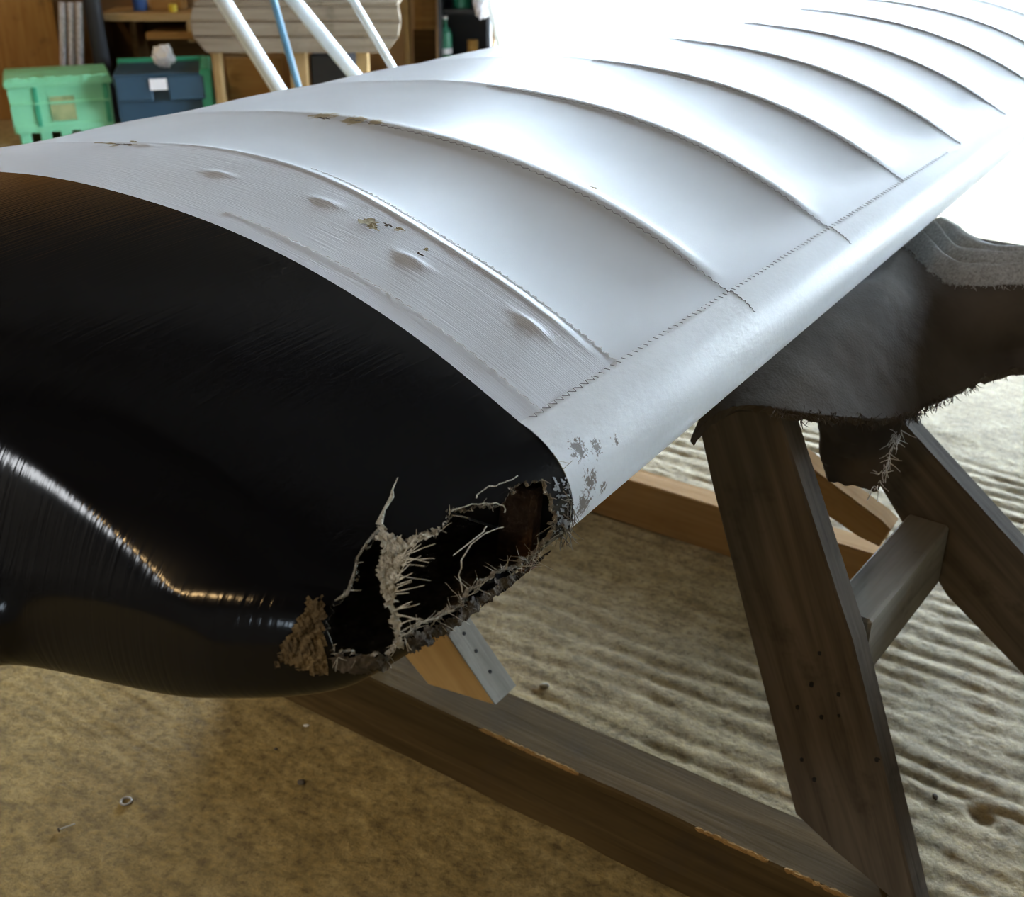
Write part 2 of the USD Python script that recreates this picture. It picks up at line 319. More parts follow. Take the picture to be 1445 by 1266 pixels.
WO = SW * .9 + CW * 1.0 + np.array([0, 0, .77])
def wl(a, s):      # wing-local coordinates of a skin point, for stains
    w = W(skin(np.array([a]), np.array([s])))[0] - WO
    return (float(w @ SW), float(w @ CW), float(w[2]))
def sp_(px, py, rad, th): a, s = on_skin(px, py); return (*wl(a, s), rad, th)
stained('silver_fabric', (.58, .61, .64), (.64, .67, .70), .42, [sp_(500, 168, .045, .22), sp_(455, 163, .045, .22), sp_(530, 172, .035, .2)], stain=(.36, .29, .15), bump=.08, coat=.0, spec=.22)
stained('grained_panel', (.56, .58, .61), (.62, .64, .67), .52, [sp_(520, 318, .020, .10), sp_(560, 326, .018, .08), sp_(592, 363, .010, .10), sp_(160, 207, .03, .1), sp_(185, 206, .02, .13)],
        stain=(.30, .23, .11), bump=.25, bscale=(700, 14, 14), coat=.0, spec=.35)
stained('white_sheath', (.66, .69, .71), (.74, .77, .79), .50, [sp_(815, 635, .028, .20), sp_(840, 632, .022, .17), sp_(832, 680, .030, .19), sp_(822, 712, .030, .22), sp_(868, 622, .016, .13), sp_(850, 690, .02, .14)],
        stain=(.085, .048, .020), bump=.22, bscale=(90, 160, 160), coat=.0, nscale=240.0)
plain('thread', (.22, .22, .23), (.32, .32, .33), .8)
plain('white_thread', (.8, .8, .8), None, .8)

wing = thing('aircraft_wing', 'silver fabric covered aircraft wing with black damaged tip lying on wooden stand', 'aircraft wing', WO, ANG)
wing.SetCustomDataByKey('label', 'silver fabric covered aircraft wing with a black broken tip resting on the wooden stand')
def span_axis():
    out = []
    s = RIB0 + D * .0
    near = list(np.arange(.0, 1.0001, .02))
    return near
# fabric: bay 0 from the panel's ridge to rib 1, then on to the root
a_up = np.concatenate([np.linspace(0, where(1.3, -.314), 24, endpoint=False), np.linspace(where(1.3, -.314), A_SEAM, 150)])
v0 = np.linspace(0, 1, 46); rest = []
for k in range(1, 12):
    e = np.linspace(0, 1, 41)[1:]; rest += list(RIB0 + D * (k + .5 - .5 * np.cos(np.pi * e)))
rest = np.array([s for s in rest if s <= S_END])
cup = prof(a_up)[:, 0]; r0 = RID(np.clip(cup, .4, 2.0))
s_first = r0[None, :] + (1 - np.cos(np.pi * v0[:, None])) / 2 * (RIB0 + D - r0[None, :])
SS = np.concatenate([s_first, np.broadcast_to(rest[:, None], (len(rest), len(a_up)))]); AA = np.broadcast_to(a_up, SS.shape)
obj('fabric_skin', (W(skin(AA, SS)).reshape(-1, 3), grid_faces(*SS.shape)), 'silver_fabric', wing, smooth=True)
# stiff panel between the black tip and the first ridge
vp = np.linspace(0, 1, 64); a_p = np.concatenate([np.linspace(0, where(1.3, -.314), 16, endpoint=False), np.linspace(where(1.3, -.314), A_SEAM, 420)])
rp = RID(np.clip(prof(a_p)[:, 0], .4, 2.0)); SS = SB + vp[:, None] * (rp[None] - SB); AA = np.broadcast_to(a_p, SS.shape)
obj('tip_panel', (W(panel_skin(AA, SS)).reshape(-1, 3), grid_faces(*SS.shape)), 'grained_panel', wing, smooth=True, label='stiff grained panel between black tip and first rib')
# leading edge sheath from the seam round the nose, 1 mm proud
a_n = np.linspace(A_SEAM - .003, A_UNDER, 70); s_n = np.concatenate([np.linspace(SB, 1.6, 90), np.linspace(1.62, S_END, 80)])
SS, AA = np.meshgrid(s_n, a_n, indexing='ij'); P = skin(AA, SS)
Tn = np.gradient(P[0], axis=0); Nn = np.stack([Tn[:, 2], -Tn[:, 1]], -1); Nn /= np.linalg.norm(Nn, axis=1, keepdims=True); Nn *= np.where((Nn @ np.array([-.74, .3]))[:, None] < -.99, -1, 1)
cen = np.array([.60, -.47]); sgn = np.sign(((P[0][:, 1:] - cen) * Nn).sum(1))[:, None]; Nn *= sgn
pro = .0009 * (1 - .0 * AA[..., None]); P[..., 1:] += Nn[None] * pro * sstep(0, 2, np.arange(len(a_n)))[None, :, None]
obj('leading_edge_sheath', (W(P).reshape(-1, 3), grid_faces(*SS.shape)), 'white_sheath', wing, smooth=True, label='white sheath wrapped round the leading edge')
a_l = np.linspace(A_UNDER, ARC[-1], 40); s_l = np.linspace(SB, S_END, 60); SS, AA = np.meshgrid(s_l, a_l, indexing='ij')
obj('under_skin', (W(skin(AA, SS)).reshape(-1, 3), grid_faces(*SS.shape)), 'silver_fabric', wing, smooth=True)
for nm, s in (('root_rib', S_END), ):
    p = prof(np.linspace(0, ARC[-1], 160)) ; l = np.concatenate([np.full((160, 1), s), p + nose_shift(np.linspace(0, ARC[-1], 160), np.full(160, s))], 1)
    m = (W(np.vstack([l, [[s, 1.1, -.42]]])), np.stack([np.arange(159), np.arange(1, 160), np.full(159, 160)], 1)); obj(nm, m, 'pale_timber', wing)

# zigzag stitching along the ribs and the seam: thread on the surface
def lift(P, n=.0006): P = P.copy(); P[..., 2] += n; return P
def zigzag(s_of_c, a0, a1, pitch, amp, rad):
    n = int(abs(a1 - a0) / pitch * 2); a = np.linspace(a0, a1, n); c = prof(a)[:, 0]; s = s_of_c(c) + amp * np.where(np.arange(n) % 2, 1, -1)
    return tube(W(lift(skin(a, s))), rad, 4)
A_CR = where(1.02, -.2922)
obj('rib_stitching', zigzag(lambda c: RID(np.clip(c, .4, 2)) + .016, A_SEAM, where(.9, -.297), .009, .0022, .0004), 'white_thread', wing)
for k in range(1, 8):
    obj('rib_stitching', zigzag(lambda c, k=k: RIB0 + k * D - .013 + 0 * c, A_SEAM + .0, where(1.02, -.2922), .0105, .0018, .0004 + .00002 * k), 'thread', wing)
obj('panel_stitching', zigzag(lambda c: SB + .03 + 0 * c, A_SEAM, where(.85, -.302), .012, .0016, .0003), 'white_thread', wing)
# the spanwise seam: one short slanting stitch after another
st = []
for s in np.arange(SB + .012, 1.95, .0105):
    zz = s < .84
    a = np.array([A_SEAM - .002, A_SEAM + .002]); ss = np.array([s, s + (.004 if not zz else .0075)])
    st.append(tube(W(lift(skin(a, ss), .0013)), .00035, 4))
    if zz: st.append(tube(W(lift(skin(a[::-1], np.array([s + .0075, s + .0082])), .0013)), .0004, 4))
obj('seam_stitching', join(st), 'thread', wing, kind='stuff')
for k in (1, 2):
    a = np.linspace(A_SEAM, A_SEAM + .035, 14); s = RIB0 + k * D - .008 + .0015 * np.where(np.arange(14) % 2, 1, -1)
    obj('sheath_stitching', tube(W(lift(skin(a, s), .0012)), .0005, 4), 'thread', wing)

# ------------------------------------------------------------------ the black tip
Lt, mt_, tq, droop, rise, te = .3936, -.479, 28.4043, .03, -.0088, .4313
XK = np.array([0, .35, .6, .78, .9, .97, 1.0]); KN = np.r_[0, np.cumsum([.0001, .0119, .08, .1422, .0417, .6542])]; KF = PchipInterpolator(XK, KN)
aa = np.concatenate([np.linspace(0, where(1.25, -.308), 50, endpoint=False), np.linspace(where(1.25, -.308), where(.72, -.326), 130, endpoint=False),
                     np.linspace(where(.72, -.326), where(.70, -.526), 420, endpoint=False), np.linspace(where(.70, -.526), ARC[-1], 60)])
pb = prof(aa) + nose_shift(aa, np.full(len(aa), SB)); CN = pb[:, 0].min(); CE = CN + KN[-1]
def tip_section(x, pb=pb, inset=0.0):
    x = np.atleast_1d(x); cn = CN + KF(x); tau = np.clip(1 - x ** tq, 0, 1) ** te; k = (CE - cn) / (CE - CN)
    c = CE - (CE - pb[None, :, 0]) * k[:, None]; h = mt_ + (pb[None, :, 1] - mt_) * tau[:, None]
    d = (x ** 2 * tau)[:, None]; wu = sstep(mt_ - .035, mt_ + .06, pb[None, :, 1]); h = h - droop * d * wu + rise * d * (1 - wu)
    return np.stack([np.broadcast_to(SB - Lt * x[:, None], c.shape), c, h], -1)
xs = np.sin(np.linspace(0, np.pi / 2, 230)) ; TP = tip_section(xs); nT, mT = TP.shape[:2]
tv = TP.reshape(-1, 3); tf = grid_faces(nT, mT, True)
tw = W(tv)
TM = trimesh.Trimesh(tw, tf, process=False)
PX, PY, PD = project(np.concatenate([tv[:, :2], tv[:, 2:] + H], 1))
fn = np.cross(tw[tf[:, 1]] - tw[tf[:, 0]], tw[tf[:, 2]] - tw[tf[:, 0]]); fcen = tw[tf].mean(1)
if (fn * (fcen - W(np.array([[.6, 1.0, -.42]])))).sum(1).mean() < 0: tf = tf[:, ::-1]; fn = -fn
facing = (fn * (fcen - np.array([0, 0, H]))).sum(1) < 0

def Z6(l): return [(360 + x / 2.676, 560 + y / 2.676) for x, y in l]
HOLE1 = Z6([(585, 555), (640, 520), (700, 500), (735, 440), (830, 418), (930, 402), (985, 340), (1050, 310), (1100, 330), (1125, 400), (1130, 480), (1090, 570), (1030, 620), (940, 660), (880, 695), (800, 745), (780, 780), (700, 835), (620, 865), (560, 905), (545, 890), (528, 800), (505, 770), (520, 700), (560, 620)])
HOLE2 = Z6([(390, 600), (440, 555), (470, 480), (500, 520), (585, 555), (560, 620), (520, 700), (505, 770), (528, 800), (545, 890), (530, 950), (490, 985), (400, 972), (290, 970), (275, 880), (290, 790), (350, 740), (380, 680)])
fx, fy = PX[tf].mean(1), PY[tf].mean(1)
jit = np.stack([meshkit.noise(np.stack([fx / 9, fy / 9, 0 * fx], -1), 1) - .5, meshkit.noise(np.stack([fx / 9, fy / 9, 0 * fx], -1), 2) - .5], -1) * 10 + (meshkit.noise(np.stack([fx / 2.5, fy / 2.5, 0 * fx], -1), 3)[:, None] - .5) * 5
import shapely
hole = sg.Polygon(HOLE1).buffer(0).union(sg.Polygon(HOLE2).buffer(0))
inside = shapely.contains_xy(hole, fx + jit[:, 0], fy + jit[:, 1]) & facing
keep = tf[~inside]
sub = trimesh.Trimesh(tw, keep, process=False)
big = trimesh.Trimesh(tw, tf, process=False); tn = np.array(big.vertex_normals)
stained('black_gelcoat', (.003, .003, .0035), (.005, .005, .006), .13, [(-1, -1, -1, .001, -.3)], stain=(.1, .07, .04), bump=.22, bscale=(8, 280, 8), spec=.25)
plain('raw_laminate', (.03, .022, .015), (.12, .095, .065), .9, 60, .5, 200)
plain('torn_edge', (.15, .135, .10), (.36, .335, .28), .9, 160, .6, 300)
plain('pale_cloth', (.34, .31, .23), (.68, .64, .53), .9, 160, .6, 300)
plain('scuffed', (.10, .11, .12), (.34, .35, .35), .8, 90)
plain('rotten_wood', (.055, .028, .014), (.13, .065, .033), .9, 40, .6, 150)
plain('mud', (.065, .042, .016), (.15, .10, .038), .95, 60, .8, 180)
obj('tip_shell', sub, 'black_gelcoat', wing, smooth=True, label='black glossy tip shell with a broken leading corner')
inner = tw - tn * .0022
obj('tip_lining', (inner, keep[:, ::-1]), 'raw_laminate', wing, smooth=True, label='rough inner side of the black shell')
e = np.sort(np.concatenate([keep[:, [0, 1]], keep[:, [1, 2]], keep[:, [2, 0]]]), 1); ue, cnt = np.unique(e, axis=0, return_counts=True); be = ue[cnt == 1]
mask = (PX[be].mean(1) > 455) & (PX[be].mean(1) < 800) & (PY[be].mean(1) > 640)
rim = be[mask]; nr = len(tw)
rv = np.concatenate([tw + tn * .0008, inner - tn * .001]); rf = np.concatenate([np.stack([rim[:, 0], rim[:, 1], rim[:, 1] + nr], 1), np.stack([rim[:, 0], rim[:, 1] + nr, rim[:, 0] + nr], 1)])
rimm = trimesh.Trimesh(rv, rf, process=False); rimm.remove_unreferenced_vertices(); obj('torn_edge', rimm, 'torn_edge', wing, label='pale torn edge of the hole')

_tp = np.concatenate([tv[:, :2], tv[:, 2:] + H], 1)
vfac = np.zeros(len(tw), bool); vfac[np.unique(tf[facing])] = True
vid = np.nonzero(vfac)[0]
from scipy.spatial import cKDTree
TREE = cKDTree(np.stack([PX[vid], PY[vid]], 1))
def on_tip(px, py, out=0.0):
    d, i = TREE.query(np.stack([np.atleast_1d(px), np.atleast_1d(py)], 1)); k = vid[i]
    return tw[k] + tn[k] * np.reshape(out, (-1, 1))
def patch(poly, n, thick, rough=.5, seed=0, step=1.1, gaps=0.0):
    """thin ragged slab lying on the tip, outline in surface positions"""
    pg = sg.Polygon(poly).buffer(0); x0, y0, x1, y1 = pg.bounds; gx, gy = np.meshgrid(np.arange(x0, x1, step), np.arange(y0, y1, step), indexing='ij')
    j = (meshkit.noise(np.stack([gx / 7, gy / 7, gx * 0], -1), seed) - .5) * 9 + (meshkit.noise(np.stack([gx / 2.5, gy / 2.5, gx * 0], -1), seed + 5) - .5) * 5
    ins = shapely.contains_xy(pg, gx + j, gy + j[::-1, ::-1]); hgt = thick * (.35 + rough * 1.6 * (meshkit.fbm(np.stack([gx / 8, gy / 8, gx * 0], -1), 4, seed + 9)))
    ins &= meshkit.fbm(np.stack([gx / 6, gy / 6, gx * 0 + .5], -1), 4, seed + 31) > gaps
    P = on_tip(gx.ravel(), gy.ravel(), hgt.ravel()); f = grid_faces(*gx.shape); ok = ins.ravel()[f].all(1)
    m = trimesh.Trimesh(P, f[ok], process=False); m.remove_unreferenced_vertices(); return m
obj('dried_mud', patch(Z6([(70, 1010), (110, 920), (160, 850), (200, 765), (250, 755), (265, 860), (270, 940), (280, 1025), (215, 1045), (190, 1020), (130, 1000)]), 0, .004, .8, 3), 'mud', wing, smooth=True, label='brown dried mud on the broken tip')
obj('dried_mud', patch(Z6([(270, 975), (330, 960), (480, 985), (520, 1000), (490, 1035), (400, 1040), (300, 1030)]), 0, .002, .8, 5), 'raw_laminate', wing, smooth=True)
# torn strip of pale cloth between the two openings
strip = patch(Z6([(470, 470), (500, 520), (570, 545), (640, 520), (700, 495), (720, 470), (725, 492), (640, 545), (575, 580), (560, 640), (530, 690), (520, 770), (545, 870), (540, 950), (520, 930), (500, 850), (478, 740), (450, 670), (470, 600), (455, 540)]), 0, .003, .9, 8)
obj('torn_strip', strip, 'pale_cloth', wing, smooth=True, label='pale torn strip of glass cloth across the hole')
crack = np.array(Z6([(470, 480), (490, 430), (515, 380), (520, 350), (538, 310)])); obj('crack', tube(on_tip(*crack.T, .0006), np.array([.0028, .0012, .0018, .0007, .0004]), 6), 'pale_cloth', wing, smooth=True)
obj('crack', tube(on_tip(*np.array(Z6([(300, 770), (340, 745), (355, 720), (378, 660), (390, 610), (420, 560), (465, 500)])).T, .0006), np.array([.0006, .0016, .0014, .0012, .001, .001, .0014]), 6), 'torn_edge', wing, smooth=True)
obj('broken_lip', patch(Z6([(560, 900), (620, 868), (700, 835), (800, 755), (880, 705), (940, 668), (1040, 622), (1100, 572), (1135, 590), (1060, 665), (960, 725), (860, 795), (760, 855), (640, 925), (560, 965)]), 0, .004, 1.0, 12, gaps=.30), 'raw_laminate', wing, smooth=True, label='rough brown broken lip below the hole')
obj('scuff', patch(Z6([(1120, 300), (1185, 280), (1222, 400), (1205, 500), (1165, 560), (1130, 540), (1140, 420)]), 0, .0008, .6, 15, step=.8, gaps=.50), 'scuffed', wing, smooth=True, label='pale scuffs on the black edge beside the white sheath')
# loose fibres round the hole
fib = []
def strand(p0, d, L, r=.00035, curl=.35):
    p = [p0]; d = d / np.linalg.norm(d)
    for i in range(5):
        d = d + rng.normal(size=3) * curl * .4; d /= np.linalg.norm(d); p.append(p[-1] + d * L / 5)
    return tube(p, np.linspace(r, r * .5, 6), 3, False)
rp_ = (tw[rim[:, 0]] + tw[rim[:, 1]]) / 2; rpy = PY[rim].mean(1); rpx = PX[rim].mean(1)
for i in rng.choice(len(rp_), 120): fib.append(strand(rp_[i], rng.normal(size=3) + tn[rim[i, 0]] * .5, rng.uniform(.004, .013)))
low_i = np.nonzero((rpx > 560) & (rpy > 800 - (rpx - 700) * .5))[0]
for i in rng.choice(low_i, 80): fib.append(strand(rp_[i], np.array([.6, .1, .25]) * rng.choice([-1, 1]) + rng.normal(size=3) * .5, rng.uniform(.008, .022), .00035))
for k in range(26):
    y = rng.uniform(600, 900); x = np.interp(y, [600, 700, 780, 900], [550, 525, 510, 540]); fib.append(strand(on_tip(*np.array(Z6([(x, y)])).T, .003)[0], np.array([.8, -.2, .5]) + rng.normal(size=3) * .35, rng.uniform(.012, .028), .0006, .15))
obj('loose_fibres', join(fib), 'pale_cloth', wing, kind='stuff', label='pale loose fibres round the hole')
long_ = []
for pts in ([(735, 440), (820, 412), (915, 410), (935, 440)], [(830, 390), (870, 350), (930, 330), (985, 300)], [(780, 735), (770, 640), (800, 570), (860, 520), (935, 495)], [(745, 600), (820, 540), (870, 495)], [(600, 860), (680, 830), (760, 800), (830, 780)], [(660, 870), (700, 820), (790, 780)]):
    P = np.array(Z6(pts)); P = CubicSpline(np.arange(len(P)), P)(np.linspace(0, len(P) - 1, 14)); long_.append(tube(on_tip(P[:, 0], P[:, 1], .0015), .0006, 4))
obj('long_fibre', join(long_), 'pale_cloth', wing, kind='stuff')
# what shows inside: the closing rib and a rotten wooden post
def tip_inner(px, py, s): return at_s(px, py, s)
q = prof(aa) + nose_shift(aa, np.full(len(aa), SB)); q = q + (np.array([1.05, -.43]) - q) * .02
l = np.concatenate([np.full((len(q), 1), SB + .004), q], 1); l = np.vstack([l, [[SB + .004, 1.1, -.42]]])
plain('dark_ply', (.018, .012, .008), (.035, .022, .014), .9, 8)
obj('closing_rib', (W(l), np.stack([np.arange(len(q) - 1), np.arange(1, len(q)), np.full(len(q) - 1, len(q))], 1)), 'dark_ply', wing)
P0, P1 = at_s(*Z6([(1010, 330)])[0], SB - .02), at_s(*Z6([(985, 640)])[0], SB - .03)
m, M = beam(P0, P1, .034, .018, up=SW); obj('spar_end', m, 'rotten_wood', wing, frame=M, label='rotten brown wood inside the hole')
# lower edge: laminate lip along the nose
# dark torn tab hanging at the join with the white sheath
tab = []
for k in range(44):
    x, y = rng.uniform(1130, 1215), rng.uniform(330, 560); p = at_s(*Z6([(x, y)])[0], SB - .004)
    a, s = None, None
    tab.append((x, y))
TB = np.array(Z6(tab)); 
fb2 = [strand(p, np.array([.1, -.1, -1.0]) + rng.normal(size=3) * .5, rng.uniform(.008, .022), .0006) for p in on_tip(TB[:, 0], TB[:, 1], .001)]
obj('frayed_join', join(fb2), 'torn_edge', wing, kind='stuff')
plain('stone_dark', (.05, .04, .03), (.09, .07, .05), .9, 60)
plain('old_glue', (.22, .18, .09), (.40, .35, .21), .8, 150)
flake = []
for k, (px, py, w, n) in enumerate([(519, 316, 11, 6), (527, 324, 7, 4), (548, 322, 6, 2.5), (566, 328, 4, 2), (592, 362, 3, 2), (601, 358, 3, 2), (150, 205, 26, 2.5), (175, 207, 18, 2), (190, 203, 8, 1.6), (455, 166, 14, 2), (838, 265, 4, 3)]):
    a0, s0 = on_skin(px, py); ph = np.linspace(0, 2 * np.pi, 17)[:-1]; rr = 1 + .35 * rng.normal(size=16)
    a = np.r_[a0, a0 + w * .0009 * rr * np.cos(ph)]; s = np.r_[s0, s0 + n * .0012 * rr * np.sin(ph)]; P = W(lift(panel_skin(a, s), .001 + .0015 * rng.random(17)))
    obj('peeling_flake', (P, np.stack([np.zeros(16, int), 1 + np.arange(16), 1 + (np.arange(16) + 1) % 16], 1)), ('old_glue', 'old_glue', 'stone_dark', 'old_glue', 'stone_dark')[k % 5], wing)

# ------------------------------------------------------------------ the wooden stand
wood('grey_timber', (.058, .046, .033), (.125, .100, .072), dark=(.03, .022, .014), knots=.7)
wood('dusty_timber', (.19, .17, .135), (.30, .275, .23), dark=(.08, .07, .06), knots=.5)
wood('new_timber', (.46, .26, .085), (.58, .35, .13), knots=.08)
wood('brown_timber', (.27, .145, .052), (.37, .215, .085), knots=.2)
wood('beam_timber', (.044, .027, .009), (.092, .058, .021), dark=(.05, .035, .02), knots=.6)
wood('worn_edge', (.20, .105, .030), (.30, .17, .055), knots=.6)
plain('hole_black', (.01, .009, .008), None, .9)
SO = SW * 1.25 + CW * .45
stand = thing('wing_stand', 'weathered wooden stand with splayed legs carrying the wing', 'stand', SO, ANG)
UZ = np.array([0, 0, 1.0])
def board_s(name, pix, s, thick, mt, along, label=None, bev=.003):
    """flat board whose broad face lies in the upright plane span = s; outline given on that face, thick towards +span"""
    p = loc(np.array([at_s(x, y, s) for x, y in pix])); mesh = prism(p[:, 1:], s, s + thick, (CW, UZ, SW), bev)
    a = at_s(*along[1], s) - at_s(*along[0], s)
    return obj(name, mesh, mt, stand, frame=frame_of(a, SW, mesh.vertices.mean(0)), label=label)
SLEG = 1.185
near_leg = board_s('leg', [(990, 612), (980, 578), (1096, 578), (1121, 680), (1204, 911), (1283, 1235), (1300, 1305), (1262, 1243), (1178, 1203), (1122, 1150), (1079, 976), (1003, 680)], SLEG, .045, 'grey_timber', ((1062, 680), (1192, 1143)), label='near splayed leg with knots and nail holes')
nh = []
for x, y in [(1157, 922), (1146, 966), (1184, 980), (1126, 998), (1160, 1012), (1184, 1010), (1132, 1072), (1150, 1100), (1238, 1072)]:
    p = at_s(x, y, SLEG); c = trimesh.creation.cylinder(radius=rng.uniform(.0022, .0042), height=.002, sections=10); c.apply_transform(frame_of((1, 0, 0), SW)); c.apply_translation(p)
    nh.append(c)
for c in nh: obj('nail_hole', c, 'hole_black', near_leg)
# base beam lying along the chord
b0, b1 = loc(at_z(1262, 1262, .05))[1], 1.35
sec = np.array([(1.247, 0), (1.247, .098), (1.152, .098), (1.149, .094), (1.150, .082), (1.188, .079), (1.184, .050), (1.130, .037), (1.121, .031), (1.119, 0)])
n_ = 60; cs = np.linspace(b0, b1, n_); V = []
for c in cs:
    j = (meshkit.fbm(np.stack([sec[:, 0] * 30, np.full(len(sec), c * 7), sec[:, 1] * 30], -1), 3, 4) - .5) * .005
    V.append(np.stack([sec[:, 0] + j, np.full(len(sec), c), np.maximum(sec[:, 1] + j * .6 * (sec[:, 1] > 0), 0)], -1))
V = np.array(V); k = len(sec); i, j = np.meshgrid(np.arange(n_ - 1), np.arange(k), indexing='ij'); A, B, C_, D_ = i * k + j, i * k + (j + 1) % k, (i + 1) * k + (j + 1) % k, (i + 1) * k + j
f = np.vstack([np.stack([A, B, C_], -1).reshape(-1, 3), np.stack([A, C_, D_], -1).reshape(-1, 3)])
cap = trimesh.creation.triangulate_polygon(sg.Polygon(sec), engine='earcut')[1]
f = np.vstack([f, cap, cap[:, ::-1] + (n_ - 1) * k]); vv = V.reshape(-1, 3); bm = trimesh.Trimesh(vv[:, :1] * SW + vv[:, 1:2] * CW + vv[:, 2:] * UZ, f, process=False); trimesh.repair.fix_normals(bm)
obj('base_beam', bm, 'beam_timber', stand, frame=frame_of(CW, UZ, SO), label='long stepped base beam on the floor')
# worn orange edge along the beam's upper front corner
ed = []
for c in np.arange(b0 + .03, .95, .013):
    if meshkit.noise(np.array([c * 14, 0, 0]), 3) > .5:
        L_ = rng.uniform(.006, .016); o = SW * 1.1505 + CW * c + UZ * .0965; e1 = trimesh.creation.icosphere(1, 1.0); e1.apply_scale([.0035, L_, .003]); e1.vertices += rng.normal(size=e1.vertices.shape) * .0006
        e1.vertices = e1.vertices[:, :1] * SW + e1.vertices[:, 1:2] * CW + e1.vertices[:, 2:] * UZ + o; ed.append(e1)
obj('worn_edge', join(ed), 'worn_edge', stand, kind='stuff', label='orange worn splinters along the beam edge')
# new brace from the base beam up to the hidden post
SBR = 1.175
bp = loc(np.array([at_s(x, y, SBR) for x, y in [(697, 996), (604, 967), (572, 928), (622, 886)]]))
dirb = bp[3] - bp[0]; bp = np.vstack([bp[:1], bp[1:3], bp[2:3] + dirb * .0 + (bp[3] - bp[0]) * .9, bp[3:] + (bp[3] - bp[0]) * .9])
mb = prism(bp[:, 1:], SBR, SBR + .06, (CW, UZ, SW)); ab = CW * dirb[1] + UZ * dirb[2]; pp = np.array([-ab @ UZ, ab @ CW]) / np.linalg.norm(ab)
brace_p = obj('brace', mb, 'new_timber', stand, frame=frame_of(ab, SW, mb.vertices.mean(0)), label='short new orange brace on the base beam')
if pp[0] > 0: pp = -pp
e0, e1 = bp[0, 1:], bp[-1, 1:]; ms = prism(np.array([e0 + pp * .0005, e1 + pp * .0005, e1 + pp * .003, e0 + pp * .003]), SBR + .001, SBR + .059, (CW, UZ, SW), .0008)
obj('weathered_edge', ms, 'dusty_timber', stand, frame=frame_of(ab, SW, ms.vertices.mean(0)), label='grey narrow edge of the brace')
for kk in (.16, .30, .42):
    q_ = e0 + (e1 - e0) * kk + pp * .0032; c = trimesh.creation.cylinder(radius=.0032, height=.0012, sections=10); c.apply_transform(frame_of(ab, CW * pp[0] + UZ * pp[1])); c.apply_translation(SW * (SBR + .03) + CW * q_[0] + UZ * q_[1]); obj('nail_hole', c, 'hole_black', brace_p)
post, M = beam(SW * 1.2 + CW * 1.12 + UZ * .098, SW * 1.2 + CW * 1.12 + UZ * .70, .07, .07, up=SW); obj('post', post, 'grey_timber', stand, frame=M)
cr, M = beam(SW * 1.2 + CW * .60 + UZ * .70, SW * 1.2 + CW * 1.25 + UZ * .70, .05, .08); obj('cross_beam', cr, 'grey_timber', stand, frame=M)
# far frame: base plank, brace
SF = 1.975
pl = loc(np.array([at_s(x, y, SF) for x, y in [(880, 681), (1010, 709), (1028, 777), (880, 742)]]))
zt = float((pl[0, 2] + pl[1, 2]) / 2)
c_r, c_l = loc(at_s(1245, 800, SF))[1], 1.6
m, M = beam(SW * (SF + .03) + CW * c_r + UZ * zt / 2, SW * (SF + .03) + CW * c_l + UZ * zt / 2, .06, zt); obj('base_plank', m, 'brown_timber', stand, frame=M, label='orange base plank of the far frame')
fbp = [(1120, 634), (1130, 640 + 6), (1251, 740), (1252, 752), (1226, 764), (1125, 690)]
SG = 1.80
m = board_s('brace', [(1080, 612), (1150, 668), (1243, 735), (1256, 748), (1240, 772), (1210, 758), (1080, 668)], SG, .05, 'brown_timber', ((1100, 640), (1240, 745)))
# right leg and stretcher
SR = 1.55
_a, _b = loc(at_s(1310, 682, SR)), loc(at_s(1445, 821, SR)); _c = loc(at_s(1400, 905, SR))
def _pix(l):
    x, y, d = project(np.array(l)[None]); return (float(x[0]), float(y[0]))
_far = [_pix(_b + (_b - _a) * _b[2] / (_a[2] - _b[2])), _pix(_c + (_b - _a) * _c[2] / (_a[2] - _b[2])), (1400, 905), (1336, 842), (1225, 660)]
board_s('leg', [(1225, 590), (1262, 584), (1310, 682), (1445, 821), *_far], SR, .045, 'grey_timber', ((1300, 680), (1445, 850)), label='far splayed leg beyond the stretcher')
q0, q1 = at_s(1213, 950, SLEG + .045), at_s(1341, 782, SR + .0)
stp = np.array([loc(at_s(x, y, s)) for x, y, s in [(1213, 900, SLEG + .02), (1341, 740, SR)]]); zz = (stp[0, 2] + stp[1, 2]) / 2
A0, A1 = at_z(1207, 905, zz), at_z(1341, 741, zz)
dirs = (A1 - A0) / np.linalg.norm(A1 - A0); side = np.cross(UZ, dirs)
hs = .098
A0e = A0 + dirs * ((SLEG + .047 - A0 @ SW) / (dirs @ SW) + .016)
m, M = beam(A0e - UZ * hs / 2 + side * .03, A1 - UZ * hs / 2 + side * .03, .06, hs, b=.004); obj('stretcher', m, 'dusty_timber', stand, frame=M, label='dusty grey stretcher between the two legs')
tr, M = beam(SW * 1.25 + CW * .66 + UZ * .70, SW * 1.98 + CW * .66 + UZ * .70, .07, .09); obj('top_rail', tr, 'grey_timber', stand, frame=M)

pe = loc(at_z(1520, 372, .735))
tb, M = beam(SW * pe[0] + CW * pe[1] + UZ * .715, SW * pe[0] + CW * .95 + UZ * .715, .10, .045); obj('padded_board', tb, 'grey_timber', stand, frame=M)
